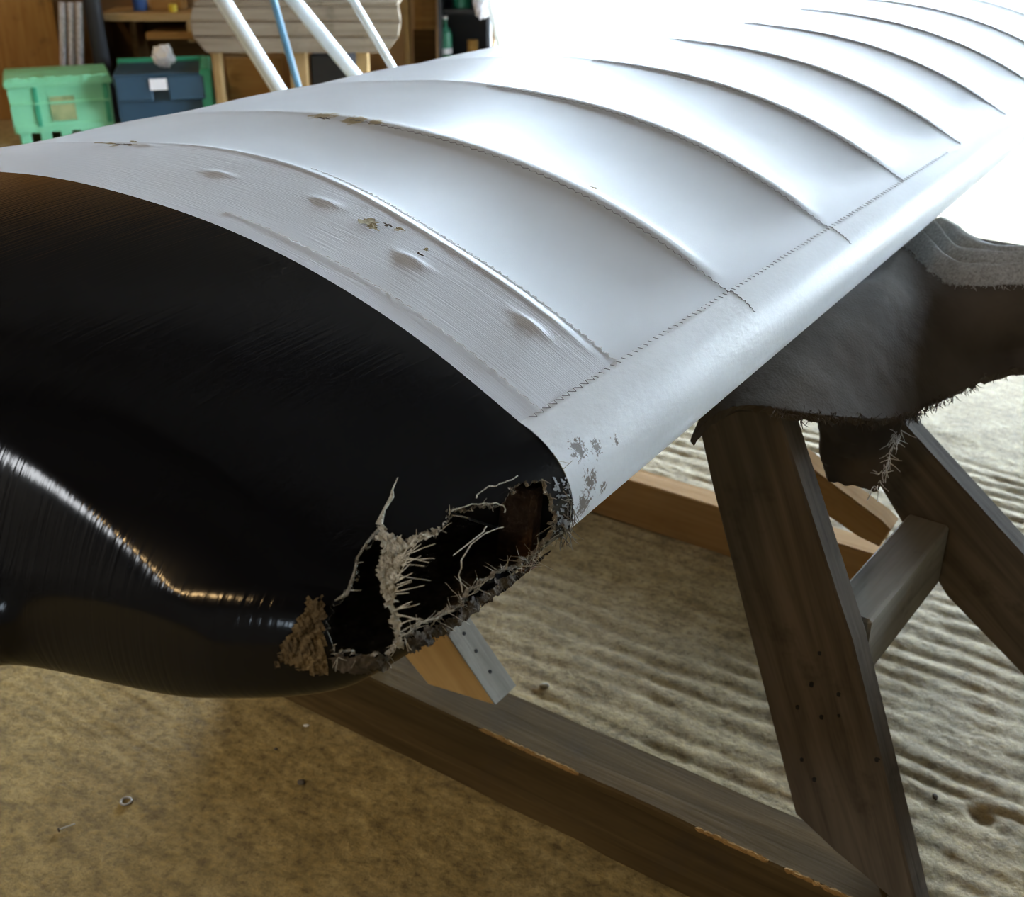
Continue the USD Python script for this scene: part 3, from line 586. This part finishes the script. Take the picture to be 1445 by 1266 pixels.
# ------------------------------------------------------------------ carpet draped over the stand
plain('carpet_shaded', (.046, .034, .022), (.082, .063, .044), .95, 5, .12, 240)  # carpet side turned from the light: its shade is put into this brown
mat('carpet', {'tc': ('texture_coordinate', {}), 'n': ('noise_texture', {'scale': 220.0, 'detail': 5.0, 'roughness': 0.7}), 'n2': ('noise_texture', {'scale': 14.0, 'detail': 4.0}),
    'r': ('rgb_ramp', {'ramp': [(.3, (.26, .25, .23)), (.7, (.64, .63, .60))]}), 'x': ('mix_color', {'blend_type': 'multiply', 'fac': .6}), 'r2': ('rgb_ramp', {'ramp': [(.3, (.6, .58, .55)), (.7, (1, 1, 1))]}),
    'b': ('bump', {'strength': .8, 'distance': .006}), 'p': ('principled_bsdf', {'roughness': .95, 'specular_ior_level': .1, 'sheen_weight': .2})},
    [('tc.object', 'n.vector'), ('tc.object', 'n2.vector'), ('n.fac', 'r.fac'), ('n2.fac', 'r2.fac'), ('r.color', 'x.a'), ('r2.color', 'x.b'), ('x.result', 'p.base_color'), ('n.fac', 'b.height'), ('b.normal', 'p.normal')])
rows = [  # back edge, crease, front top edge, middle of the hanging face, lower edge : (px, py, depth)
    [(1150, 400, 1.98), (1240, 335, 2.02), (1328, 304, 2.00), (1368, 330, 1.93), (1405, 344, 1.88), (1450, 347, 1.85), (1560, 350, 1.80)],
    [(1120, 420, 1.80), (1215, 365, 1.90), (1300, 325, 1.93), (1340, 365, 1.84), (1385, 373, 1.80), (1450, 376, 1.77), (1560, 380, 1.72)],
    [(1080, 470, 1.66), (1180, 405, 1.78), (1274, 347, 1.84), (1310, 380, 1.77), (1346, 405, 1.71), (1450, 404, 1.69), (1560, 408, 1.65)],
    [(1040, 520, 1.37), (1140, 450, 1.50), (1240, 420, 1.61), (1290, 450, 1.64), (1335, 455, 1.67), (1450, 450, 1.69), (1560, 450, 1.65)],
    [(1005, 560, 1.325), (1090, 530, 1.37), (1190, 520, 1.45), (1270, 525, 1.54), (1330, 510, 1.63), (1450, 490, 1.73), (1560, 485, 1.69)],
    [(975, 622, 1.30), (1042, 574, 1.315), (1135, 585, 1.35), (1268, 590, 1.48), (1325, 566, 1.58), (1450, 520, 1.71), (1560, 500, 1.69)]]
G = np.array([[at_t(*p) for p in r] for r in rows])
G = PchipInterpolator(np.arange(7), G, axis=1)(np.linspace(0, 6, 150)); G = PchipInterpolator(np.arange(6), G, axis=0)(np.linspace(0, 5, 110))
du, dv = np.gradient(G, axis=1), np.gradient(G, axis=0); N_ = np.cross(du, dv); N_ /= np.linalg.norm(N_, axis=2, keepdims=True)
if (N_ * (G - np.array([0, 0, H]))).sum(2).mean() > 0: N_ = -N_
nz = .008 * (meshkit.fbm(G * 12, 3, 2) - .5) + .0012 * (meshkit.fbm(G * 90, 3, 7) - .5) + .010 * (meshkit.fbm(G * 4.5 + 3, 2, 21) - .5) 
pv = np.linspace(0, 1, 110)[:, None]
fold = .016 * np.sin(pv * 46 + 3 * meshkit.fbm(G * 4, 2, 11)) * sstep(.0, .08, pv) * sstep(.42, .3, pv)
top = G + N_ * (nz + fold)[..., None]; edge_n = (meshkit.noise(G * 120, 5) - .5)[..., None] * np.array([0, 0, .012])
top[-1] += edge_n[-1]; bot = top - N_ * .012
n1, n2 = top.shape[:2]; V = np.concatenate([top.reshape(-1, 3), bot.reshape(-1, 3)]); ft = grid_faces(n1, n2); N0 = n1 * n2
per = np.concatenate([np.arange(n2), np.arange(1, n1) * n2 + n2 - 1, (n1 - 1) * n2 + np.arange(n2 - 2, -1, -1), np.arange(n1 - 2, -1, -1) * n2]); a, b = per[:-1], per[1:]
f = np.concatenate([ft, ft[:, ::-1] + N0, np.stack([a, b, b + N0], 1), np.stack([a, b + N0, a + N0], 1)])
cm = trimesh.Trimesh(V, f, process=False); trimesh.repair.fix_normals(cm)
carp = thing('carpet_offcut', 'thick grey carpet offcut draped over the stand under the leading edge', 'carpet', (.6, 1.6, .6))
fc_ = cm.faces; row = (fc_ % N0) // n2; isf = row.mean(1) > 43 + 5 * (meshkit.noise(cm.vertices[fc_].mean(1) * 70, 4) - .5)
for nm_, sel, mt_c, lb_ in (('pile_top', ~isf, 'carpet', 'pale grey pile on top of the carpet'), ('hanging_face', isf, 'carpet_shaded', 'hanging face of the carpet with its shade put into the dark brown')):
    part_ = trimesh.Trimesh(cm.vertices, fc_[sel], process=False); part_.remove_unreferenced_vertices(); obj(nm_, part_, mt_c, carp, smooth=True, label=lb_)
# hanging flap with a frayed white edge
fl = [[(1135, 572, 1.50), (1200, 588, 1.57), (1278, 585, 1.60)], [(1158, 610, 1.55), (1215, 630, 1.56), (1268, 615, 1.58)], [(1162, 655, 1.55), (1210, 668, 1.56), (1254, 655, 1.57)], [(1172, 676, 1.55), (1206, 688, 1.55), (1240, 690, 1.56)]]
g = np.array([[at_t(*p) for p in r] for r in fl]); g = PchipInterpolator(np.arange(3), g, axis=1)(np.linspace(0, 2, 40)); g = PchipInterpolator(np.arange(4), g, axis=0)(np.linspace(0, 3, 40))
g = g + (meshkit.fbm(g * 60, 3, 3) - .5)[..., None] * np.array([.01, .02, .012]); bk = g + np.array([0, .012, 0]); V = np.concatenate([g.reshape(-1, 3), bk.reshape(-1, 3)]); ft = grid_faces(40, 40)
per = np.concatenate([np.arange(40), np.arange(1, 40) * 40 + 39, 39 * 40 + np.arange(38, -1, -1), np.arange(38, -1, -1) * 40]); a, b = per[:-1], per[1:]
f = np.concatenate([ft, ft[:, ::-1] + 1600, np.stack([a, b, b + 1600], 1), np.stack([a, b + 1600, a + 1600], 1)]); fm = trimesh.Trimesh(V, f, process=False); trimesh.repair.fix_normals(fm)
obj('hanging_flap', fm, 'carpet_shaded', carp, smooth=True, label='dark flap with frayed pale edge hanging below')
plain('pale_yarn', (.6, .6, .58), (.75, .75, .74), .95)
fz = []
for x, y in zip(np.interp(rng.random(46), np.linspace(0, 1, 4), [1270, 1262, 1250, 1238]), rng.uniform(600, 690, 46)):
    x = np.interp(y, [600, 640, 690], [1270, 1258, 1236]) + rng.normal() * 3; fz.append(strand(at_t(x, y, 1.555), np.array([-.1, -.1, -1]) + rng.normal(size=3) * .6, rng.uniform(.01, .03), .0008, .5))
obj('frayed_yarn', join(fz), 'pale_yarn', carp, kind='stuff', label='pale frayed yarn along the flap')
pile, pile2 = [], []
for _ in range(1300):
    t_ = rng.random(); r_i = int(np.interp(.40, [0, 1], [0, 109])) if t_ < .5 else 109; ci = rng.integers(40, 149)
    (pile if r_i < 100 else pile2).append(strand(top[r_i, ci] + rng.normal(size=3) * .003, np.array([0, -.5, -.8]) + rng.normal(size=3) * .6, rng.uniform(.005, .012), .0007, .5))
obj('pile_edge', join(pile), 'carpet', carp, kind='stuff'); obj('lower_edge_fibres', join(pile2), 'carpet_shaded', carp, kind='stuff')

# ------------------------------------------------------------------ small things on the floor
plain('zinc', (.30, .28, .24), (.42, .40, .36), .45, 40, metal=.7)
plain('bright_nail', (.7, .68, .62), None, .35, metal=.6)
plain('stone_pale', (.55, .52, .45), (.68, .65, .6), .8, 60)
def floor_pt(px, py):
    p = at_z(px, py, 0); l = loc(p); return np.array([p[0], p[1], float(floor_h(np.array([l[0]]), np.array([l[1]]))[0])])
o = floor_pt(178, 1132); th = np.linspace(0, 2 * np.pi, 13)
obj('washer', lathe([(.0062 + .0027 * (1 + math.cos(t)) / 2 * 1.3, .0022 * math.sin(t) + .0022) for t in th], o, 28), 'zinc', smooth=40, label='small grey metal washer lying on the dusty floor at lower left', cat='washer')
a, b = floor_pt(84, 1172) + [0, 0, .003], floor_pt(106, 1163) + [0, 0, .003]; t = thing('nail', 'small bright nail with dark head on the floor below the washer', 'nail', a)
obj('shank', tube([a, b], .0011, 8), 'bright_nail', t); d = (b - a) / np.linalg.norm(b - a); obj('head', tube([a - d * .002, a], .0032, 10), 'stone_dark', t)
def pebble(px, py, sc, mt, label):
    o = floor_pt(px, py); m = trimesh.creation.icosphere(2, 1.0); m.vertices *= 1 + .45 * (meshkit.fbm(m.vertices * 1.6 + px, 3, int(px)) - .5)[:, None]; m.vertices = m.vertices * np.array(sc) + o + [0, 0, sc[2] * .7]
    obj('pebble', m, mt, smooth=True, label=label, cat='pebble')
pebble(425, 1105, (.006, .005, .004), 'stone_dark', 'dark pebble on the bare floor in front of the base beam')
pebble(432, 1023, (.005, .003, .0015), 'stone_pale', 'pale flat chip on the floor just below the black tip')
pebble(389, 1056, (.003, .003, .002), 'stone_dark', 'tiny dark stone between the black tip and the dark pebble')
pebble(877, 1215, (.0035, .003, .003), 'stone_pale', 'tiny white chip on the floor against the base beam')
pebble(768, 971, (.009, .005, .005), 'zinc', 'grey stone on the ridged floor behind the base beam')
pebble(1319, 1127, (.004, .006, .004), 'stone_dark', 'dark crumb on the ridged floor right of the near leg')

# ------------------------------------------------------------------ the workshop behind
YB = 6.3
def px_box(x0, y0, x1, y1, Y, depth, b=.006, zmin=None):
    """upright box whose front face, at distance Y, spans these picture positions"""
    p, q = at_y(x0, y0, Y), at_y(x1, y1, Y); lo, hi = np.minimum(p, q), np.maximum(p, q)
    if zmin is not None: lo[2] = zmin
    return box((lo[0], Y, lo[2]), (hi[0], Y + depth, hi[2]), b)
plain('green_plastic', (.20, .58, .33), (.25, .66, .40), .45, 4)
plain('dark_green_plastic', (.04, .34, .19), (.05, .38, .22), .45, 4)
plain('navy_plastic', (.022, .06, .10), (.03, .075, .12), .45, 4)
plain('tissue', (.85, .86, .9), None, .9)
plain('aluminium', (.70, .76, .80), (.80, .85, .88), .35, 8, metal=.25)
plain('blue_steel', (.07, .20, .32), (.13, .28, .40), .4, 8)
wood('brown_ply', (.25, .125, .035), (.34, .19, .065), knots=.5)
wood('dark_wood', (.07, .035, .012), (.12, .065, .025), knots=.4)
wood('grey_plank', (.22, .18, .135), (.34, .285, .225), knots=.5)
wood('shelf_wood', (.34, .22, .095), (.44, .30, .15), knots=.3)
plain('black_stuff', (.012, .012, .015), (.02, .02, .025), .6)
plain('bottle_green', (.01, .10, .055), (.015, .13, .07), .3)
plain('blue_tin', (.02, .08, .28), None, .4); plain('yellow_tin', (.6, .45, .02), None, .5); plain('red_tin', (.25, .02, .03), None, .5)
plain('netting', (.35, .33, .36), (.6, .58, .62), .8, 50)
plain('paper', (.75, .7, .55), (.85, .8, .68), .9)

def crate(x0, y0, x1, y1, Y, dep, body, name, label, z0=0.0, stripe=True):
    a, b = at_y(x0, y0, Y), at_y(x1, y1, Y); w = b[0] - a[0]; top_ = a[2]; cx = (a[0] + b[0]) / 2
    t = thing(name, label, 'crate', (cx, Y + dep / 2, z0))
    def P(x, y, z): return np.array([cx + x, Y + dep / 2 + y, z0 + z])
    h = top_ - z0; k = .985; hw, hd = w / 2, dep / 2; zb = .055
    obj('lid', join([box(P(-hw - .006, -hd - .010, h), P(hw + .006, -.002, h + .014), .005), box(P(-hw - .006, .002, h), P(hw + .006, hd + .010, h + .014), .005)] + [lathe([(0, 0), (.035, 0), (.03, .016), (0, .016)], P(x_, -hd + .02, h + .002), 14) for x_ in np.linspace(-hw * .85, hw * .85, 6)]), body, t, smooth=30)
    outer = trimesh.convex.convex_hull(np.array([P(sx * hw * kk, sy * hd * kk, z) for sx in (-1, 1) for sy in (-1, 1) for kk, z in ((k, zb), (1, h))]))
    inn = trimesh.convex.convex_hull(np.array([P(sx * (hw * kk - .012), sy * (hd * kk - .012), z) for sx in (-1, 1) for sy in (-1, 1) for kk, z in ((k, zb + .012), (1, h + .05))]))
    obj('body', trimesh.boolean.difference([outer, inn], engine='manifold'), body, t)
    d2 = body
    obj('rim', join([box(P(-hw - .012, -hd - .012, h - .03), P(hw + .012, -hd + .003, h), .004), box(P(-hw - .012, hd - .003, h - .03), P(hw + .012, hd + .012, h), .004), box(P(-hw - .012, -hd, h - .03), P(-hw + .003, hd, h), .004), box(P(hw - .003, -hd, h - .03), P(hw + .012, hd, h), .004)]), body, t)
    for x in (-.5, 0.45): obj('rib', box(P(x * w - .012 if x > 0 else x * w * .5 - .012, -hd - .006, zb + .03), P((x * w if x > 0 else x * w * .5) + .012, -hd + .012, h - .03), .003), 'dark_green_plastic', t) if abs(x) < .48 else obj('rib', box(P(-w * .24 - .012, -hd - .006, zb + .03), P(-w * .24 + .012, -hd + .012, h - .03), .003), 'dark_green_plastic', t)
    obj('band', box(P(-hw * .97, -hd - .008, h * .62), P(hw * .97, -hd + .01, h * .66), .003), body, t); obj('band', box(P(-hw * .96, -hd * .97 - .008, zb - .0), P(hw * .96, -hd + .012, zb + .04), .003), body, t)
    for i in range(5): xx = -hw * .8 + i * hw * .4; obj('foot', box(P(xx - .028, -hd * .95, 0), P(xx + .028, -hd * .7, zb + .01), .005), body, t)
    for i in range(5): xx = -hw * .8 + i * hw * .4; obj('foot', box(P(xx - .028, hd * .7, 0), P(xx + .028, hd * .95, zb + .01), .005), body, t)
    return t, P, hw, hd, h
t, P, hw, hd, h = crate(-7, 113, 143, 190, 6.12, .36, 'green_plastic', 'storage_crate', 'light green ribbed plastic crate with a torn paper label on the floor', 0.0)
plain('old_label', (.16, .26, .12), (.42, .46, .22), .9, 9)
obj('paper_label', box(P(-.055, -hd - .004, .11), P(.065, -hd + .002, .23)), 'old_label', t, label='torn faded label'); t.GetAttribute('xformOp:rotateZ').Set(21.0)
# dark blue lidded box
a, b = at_y(147, 104, 6.2), at_y(281, 150, 6.2); cx, w, hh = (a[0] + b[0]) / 2, b[0] - a[0], a[2]
t = thing('lidded_box', 'dark blue lidded tote with green ends beside the green crate', 'storage box', (cx, 6.4, 0))
ob = trimesh.convex.convex_hull(np.array([(cx + sx * w / 2 * k, 6.4 + sy * .2 * k, z) for sx in (-1, 1) for sy in (-1, 1) for k, z in ((.92, 0), (.97, hh - .05))])); obj('body', ob, 'navy_plastic', t)
obj('lid', box((cx - w / 2, 6.18, hh - .06), (cx + w / 2, 6.62, hh), .012), 'navy_plastic', t)
for sx in (-1, 1): obj('lid_flap', box((cx + sx * w * .28 - .09, 6.165, hh - .13), (cx + sx * w * .28 + .09, 6.185, hh - .01), .006), 'navy_plastic', t); 
obj('end_panel', box((cx + w / 2 - .03, 6.17, .05), (cx + w / 2 + .025, 6.63, hh + .02), .008), 'dark_green_plastic', t, label='green end panel'); obj('back_panel', box((cx - w / 2, 6.62, .05), (cx + w / 2, 6.64, hh + .02), .006), 'dark_green_plastic', t)
obj('paper_tag', box((cx - .05, 6.158, hh - .075), (cx + .035, 6.164, hh - .02)), 'tissue', t, label='white paper tag')
t.GetAttribute('xformOp:rotateZ').Set(13.0)
# crumpled white cloth on it
m = trimesh.creation.icosphere(4, 1.0); m.vertices *= (.55 + .9 * meshkit.fbm(m.vertices * 2.3 + 4, 4, 3))[:, None]; o = at_y(226, 97, 6.25); m.vertices = m.vertices * [.056, .05, .055] + [o[0], 6.34, hh + .066]
obj('crumpled_cloth', m, 'tissue', smooth=40, label='crumpled white cloth lying on the dark blue tote', cat='cloth')
# brown panel at far left
t = thing('plywood_panel', 'tall brown plywood sheet standing at the left behind the green crate', 'plywood sheet', (at_y(40, 100, 6.7)[0], 6.72, 0))
xr, xl = at_y(83, 60, 6.7)[0], at_y(-40, 60, 6.7)[0]; obj('sheet', box((xl, 6.7, 0), (xr, 6.718, 2.2), .003), 'brown_ply', t, frame=frame_of((0, 0, 1), (0, -1, 0), (xl, 6.7, 0)))
# upright tubes
for x0, r in ((90, .019), (102, .017), (114, .020)):
    a_ = at_y(x0 - 2, 10, 6.64); b_ = at_y(x0 + 2, 190, 6.62); d = (a_ - b_); b_ = b_ - d * (b_[2] / d[2]); e_ = b_ + d / d[2] * (.62 + .01 * r / .02)
    obj('upright_tube', tube([b_, e_], r, 14), 'netting', smooth=40, label={90: 'leftmost of three grey tubes beside the brown plywood sheet', 102: 'thin middle one of three grey tubes beside the plywood sheet', 114: 'rightmost of three grey tubes beside the brown plywood sheet'}[x0], cat='tube')
a_ = at_y(142, 60, 6.66); obj('dark_pipe', tube([(a_[0], 6.66, 0), (a_[0] - .02, 6.66, .9)], .045, 16), 'black_stuff', smooth=40, label='thick black pipe standing right of the grey tubes', cat='pipe')
# shelf unit
t = thing('shelf_unit', 'low brown wooden shelf unit behind the dark blue tote', 'shelf', (at_y(205, 80, 6.85)[0], 6.95, 0))
def shelf_part(n, x0, y0, x1, y1, Y, dep, mt, zmin=None): m = px_box(x0, y0, x1, y1, Y, dep, .004, zmin); return obj(n, m, mt, t, frame=frame_of((1, 0, 0), (0, 0, 1), m.vertices.mean(0)))
shelf_part('shelf_board', 138, 19, 272, 30, 6.72, .33, 'shelf_wood'); shelf_part('back', 134, 26, 300, 140, 7.04, .02, 'dark_wood', 0.0); shelf_part('shelf_board', 205, 46, 275, 56, 6.72, .3, 'brown_ply')
shelf_part('side', 130, 26, 139, 140, 6.73, .3, 'dark_wood', 0.0); shelf_part('side', 190, 30, 197, 140, 6.8, .2, 'dark_wood', 0.0); shelf_part('drawer_front', 262, 30, 275, 60, 6.73, .3, 'shelf_wood')
o = at_y(199, 20, 6.85); obj('tin', lathe([(0, 0), (.04, 0), (.04, .16), (.036, .165), (0, .165)], (o[0], 6.86, at_y(199, 19, 6.72)[2]), 20), 'blue_tin', smooth=40, label='blue tin standing on the wooden shelf', cat='tin')
o = at_y(245, 20, 6.8); obj('tin', lathe([(0, 0), (.022, 0), (.022, .035), (.018, .04), (0, .04)], (o[0], 6.8, at_y(199, 19, 6.72)[2]), 16), 'yellow_tin', smooth=40, label='small yellow tin on the wooden shelf right of the blue one', cat='tin')
o = at_y(225, 20, 6.9); obj('carton', box((o[0] - .03, 6.86, at_y(199, 19, 6.72)[2]), (o[0] + .14, 6.98, at_y(199, 19, 6.72)[2] + .2), .003), 'brown_ply', label='brown carton at the back of the wooden shelf', cat='box')
# low workbench with plank apron and clipped corners
Yb = 6.15
t = thing('workbench', 'grey plank workbench with clipped corners behind the leaning poles', 'workbench', (at_y(415, 60, Yb)[0], Yb + .3, 0))
edges = [((271, 10), (562, 8)), ((268, 32), (565, 28)), ((272, 54), (562, 50)), ((292, 79), (545, 72))]
for (l0, r0_), (l1, r1_) in zip(edges[:-1], edges[1:]):
    p = np.array([at_y(*x, Yb)[[0, 2]] for x in (l0, r0_, r1_, l1)]); p[[0, 1], 1] = p[[0, 1], 1].mean() - .003; p[[2, 3], 1] = p[[2, 3], 1].mean() + .003
    m = prism(p, Yb, Yb + .04, (np.array([1., 0, 0]), UZ, np.array([0, 1., 0])), .004); obj('apron_plank', m, 'grey_plank', t, frame=frame_of((1, 0, 0), (0, 0, 1), m.vertices.mean(0)))
m = px_box(272, 2, 562, 9, Yb, .6, .005); obj('bench_top', m, 'grey_plank', t, frame=frame_of((1, 0, 0), (0, 0, 1), m.vertices.mean(0)))
for x0, x1 in ((294, 316), (404, 436), (500, 522)):
    for yo in (.05, .5): m = px_box(x0, 40, x1, 140, Yb + yo, .07, .004, 0.0); obj('leg', m, 'shelf_wood', t, frame=frame_of((0, 0, 1), (0, -1, 0), m.vertices.mean(0)))
m = px_box(317, 82, 402, 150, Yb + .3, .02, .003, 0.0); obj('ply_panel', m, 'brown_ply', t)
o0, o1 = at_y(437, 76, Yb + .15), at_y(498, 120, Yb + .15); obj('tool_case', box((o0[0], Yb + .13, 0), (o1[0], Yb + .4, o0[2]), .01), 'black_stuff', label='black case on the floor under the workbench', cat='case')
o = at_y(440, 5, Yb + .3); zt_ = at_y(272, 2, Yb)[2]
for i, (x, w_, mt, lb) in enumerate([(455, .10, 'black_stuff', 'black box on the left end of the workbench'), (535, .08, 'black_stuff', 'black box on the right end of the workbench')]):
    o = at_y(x, 5, Yb + .25); obj('tool_box', box((o[0] - w_, Yb + .2, zt_), (o[0] + w_, Yb + .4, zt_ + .12), .008), mt, label=lb, cat='box')
# leaning poles in front of the bench
for i, (x0, x1, y1, wpx, Y, mt, lb) in enumerate([(314, 388, 118, 20, 4.8, 'aluminium', 'thick white aluminium pole leaning at the left of four'), (386, 419, 116, 9, 5.0, 'blue_steel', 'thin blue pole leaning between two white poles'),
                                            (414, 492, 96, 18, 5.12, 'aluminium', 'second thick white pole leaning right of the blue one'), (498, 551, 90, 10, 5.05, 'aluminium', 'thin white pole leaning nearest the dark doorway corner')]):
    a_, b_ = at_y(x0, 0, Y), at_y(x1, y1, Y); d = (b_ - a_) / (a_[2] - b_[2]); foot = b_ + d * b_[2]; head = a_ - d * (1.45 - a_[2])
    obj('leaning_pole', tube([foot, head], wpx / 2 / F * Y * 1.02, 16), mt, smooth=40, label=lb, cat='pole')
# post, board, bottles and the dark sheet beside the doorway
m = px_box(566, -40, 581, 120, 6.8, .09, .004, 0.0); obj('timber_post', m, 'shelf_wood', frame=frame_of((0, 0, 1), (0, -1, 0), m.vertices.mean(0)), label='pale upright timber post right of the workbench', cat='post')
m = px_box(583, -40, 616, 42, 6.95, .02, .003); m2 = px_box(583, 42, 616, 120, 6.97, .02, .003, 0.0)
t = thing('board_pair', 'brown board with darker board below it beside the timber post', 'board', (float(m.vertices[:, 0].mean()), 6.76, 0)); obj('board', m, 'brown_ply', t); obj('board', m2, 'dark_wood', t)
zs = .30
t = thing('cupboard', 'black open cupboard holding green bottles beside the doorway', 'cupboard', (at_y(655, 40, 6.7)[0], 6.85, 0))
xa, xb = at_y(618, 40, 6.62)[0], at_y(692, 40, 6.62)[0]
obj('back', box((xa, 7.0, 0), (xb, 7.02, 1.6)), 'black_stuff', t); obj('side', box((xa, 6.62, 0), (xa + .02, 7.0, 1.6)), 'black_stuff', t); obj('side', box((xb - .02, 6.62, 0), (xb, 7.0, 1.6)), 'black_stuff', t); obj('shelf', box((xa + .02, 6.62, zs - .02), (xb - .02, 7.0, zs)), 'black_stuff', t); obj('shelf', box((xa + .02, 6.75, .56), (xb - .02, 7.0, .58)), 'black_stuff', t)
def bottle(px, h_, r_b, mt, z, Y, label, lab=True):
    x = at_y(px, 40, Y)[0]; t = thing('bottle', label, 'bottle', (x, Y, z)); o = (x, Y, z)
    obj('body', lathe([(0, 0), (r_b, 0), (r_b, h_ * .62), (r_b * .8, h_ * .72), (r_b * .36, h_ * .8), (r_b * .34, h_ * .94), (0, h_ * .94)], o, 20), mt, t, smooth=40); obj('cap', lathe([(0, h_ * .94), (r_b * .42, h_ * .94), (r_b * .42, h_), (0, h_)], o, 16), 'netting', t, smooth=40)
    if lab: obj('label', lathe([(r_b + .001, h_ * .22), (r_b + .001, h_ * .34)], o, 20), 'netting', t, smooth=True)
bottle(628, .25, .038, 'bottle_green', zs, 6.72, 'tall green bottle with a pale band in the black cupboard'); bottle(652, .22, .05, 'bottle_green', .58, 6.82, 'wide green bottle on the upper cupboard shelf', False)
x = at_y(667, 60, 6.7)[0]; obj('tin', lathe([(0, 0), (.03, 0), (.03, .13), (0, .13)], (x, 6.7, zs), 18), 'worn_edge', smooth=40, label='rusty brown tin right of the green bottle', cat='tin')
m = trimesh.creation.icosphere(3, 1.0); m.vertices *= (.6 + .8 * meshkit.fbm(m.vertices * 3 + 2, 4, 6))[:, None]; o = at_y(681, 8, 6.6); m.vertices = m.vertices * [.045, .03, .09] + [o[0], 6.6, o[2] + .02]; obj('netting_bag', m, 'netting', smooth=True, label='grey netting bag hanging at the cupboard edge', cat='bag')
a_, b_ = at_y(690, 0, 6.5), at_y(706, 72, 6.5); d = (b_ - a_) / (a_[2] - b_[2]); foot = b_ + d * b_[2]; head = a_ - d * (1.6 - a_[2])
m, M = beam(foot, head, .03, .02, up=(0, -1, 0)); obj('aluminium_strip', m, 'aluminium', frame=M, label='pale metal strip leaning at the edge of the bright doorway', cat='strip')
o0 = at_y(560, 70, Yb + .1); obj('tin', lathe([(0, 0), (.05, 0), (.05, .22), (0, .22)], (o0[0] + .02, Yb + .25, 0), 18), 'red_tin', smooth=40, label='dark red tin on the floor beside the timber post', cat='tin')
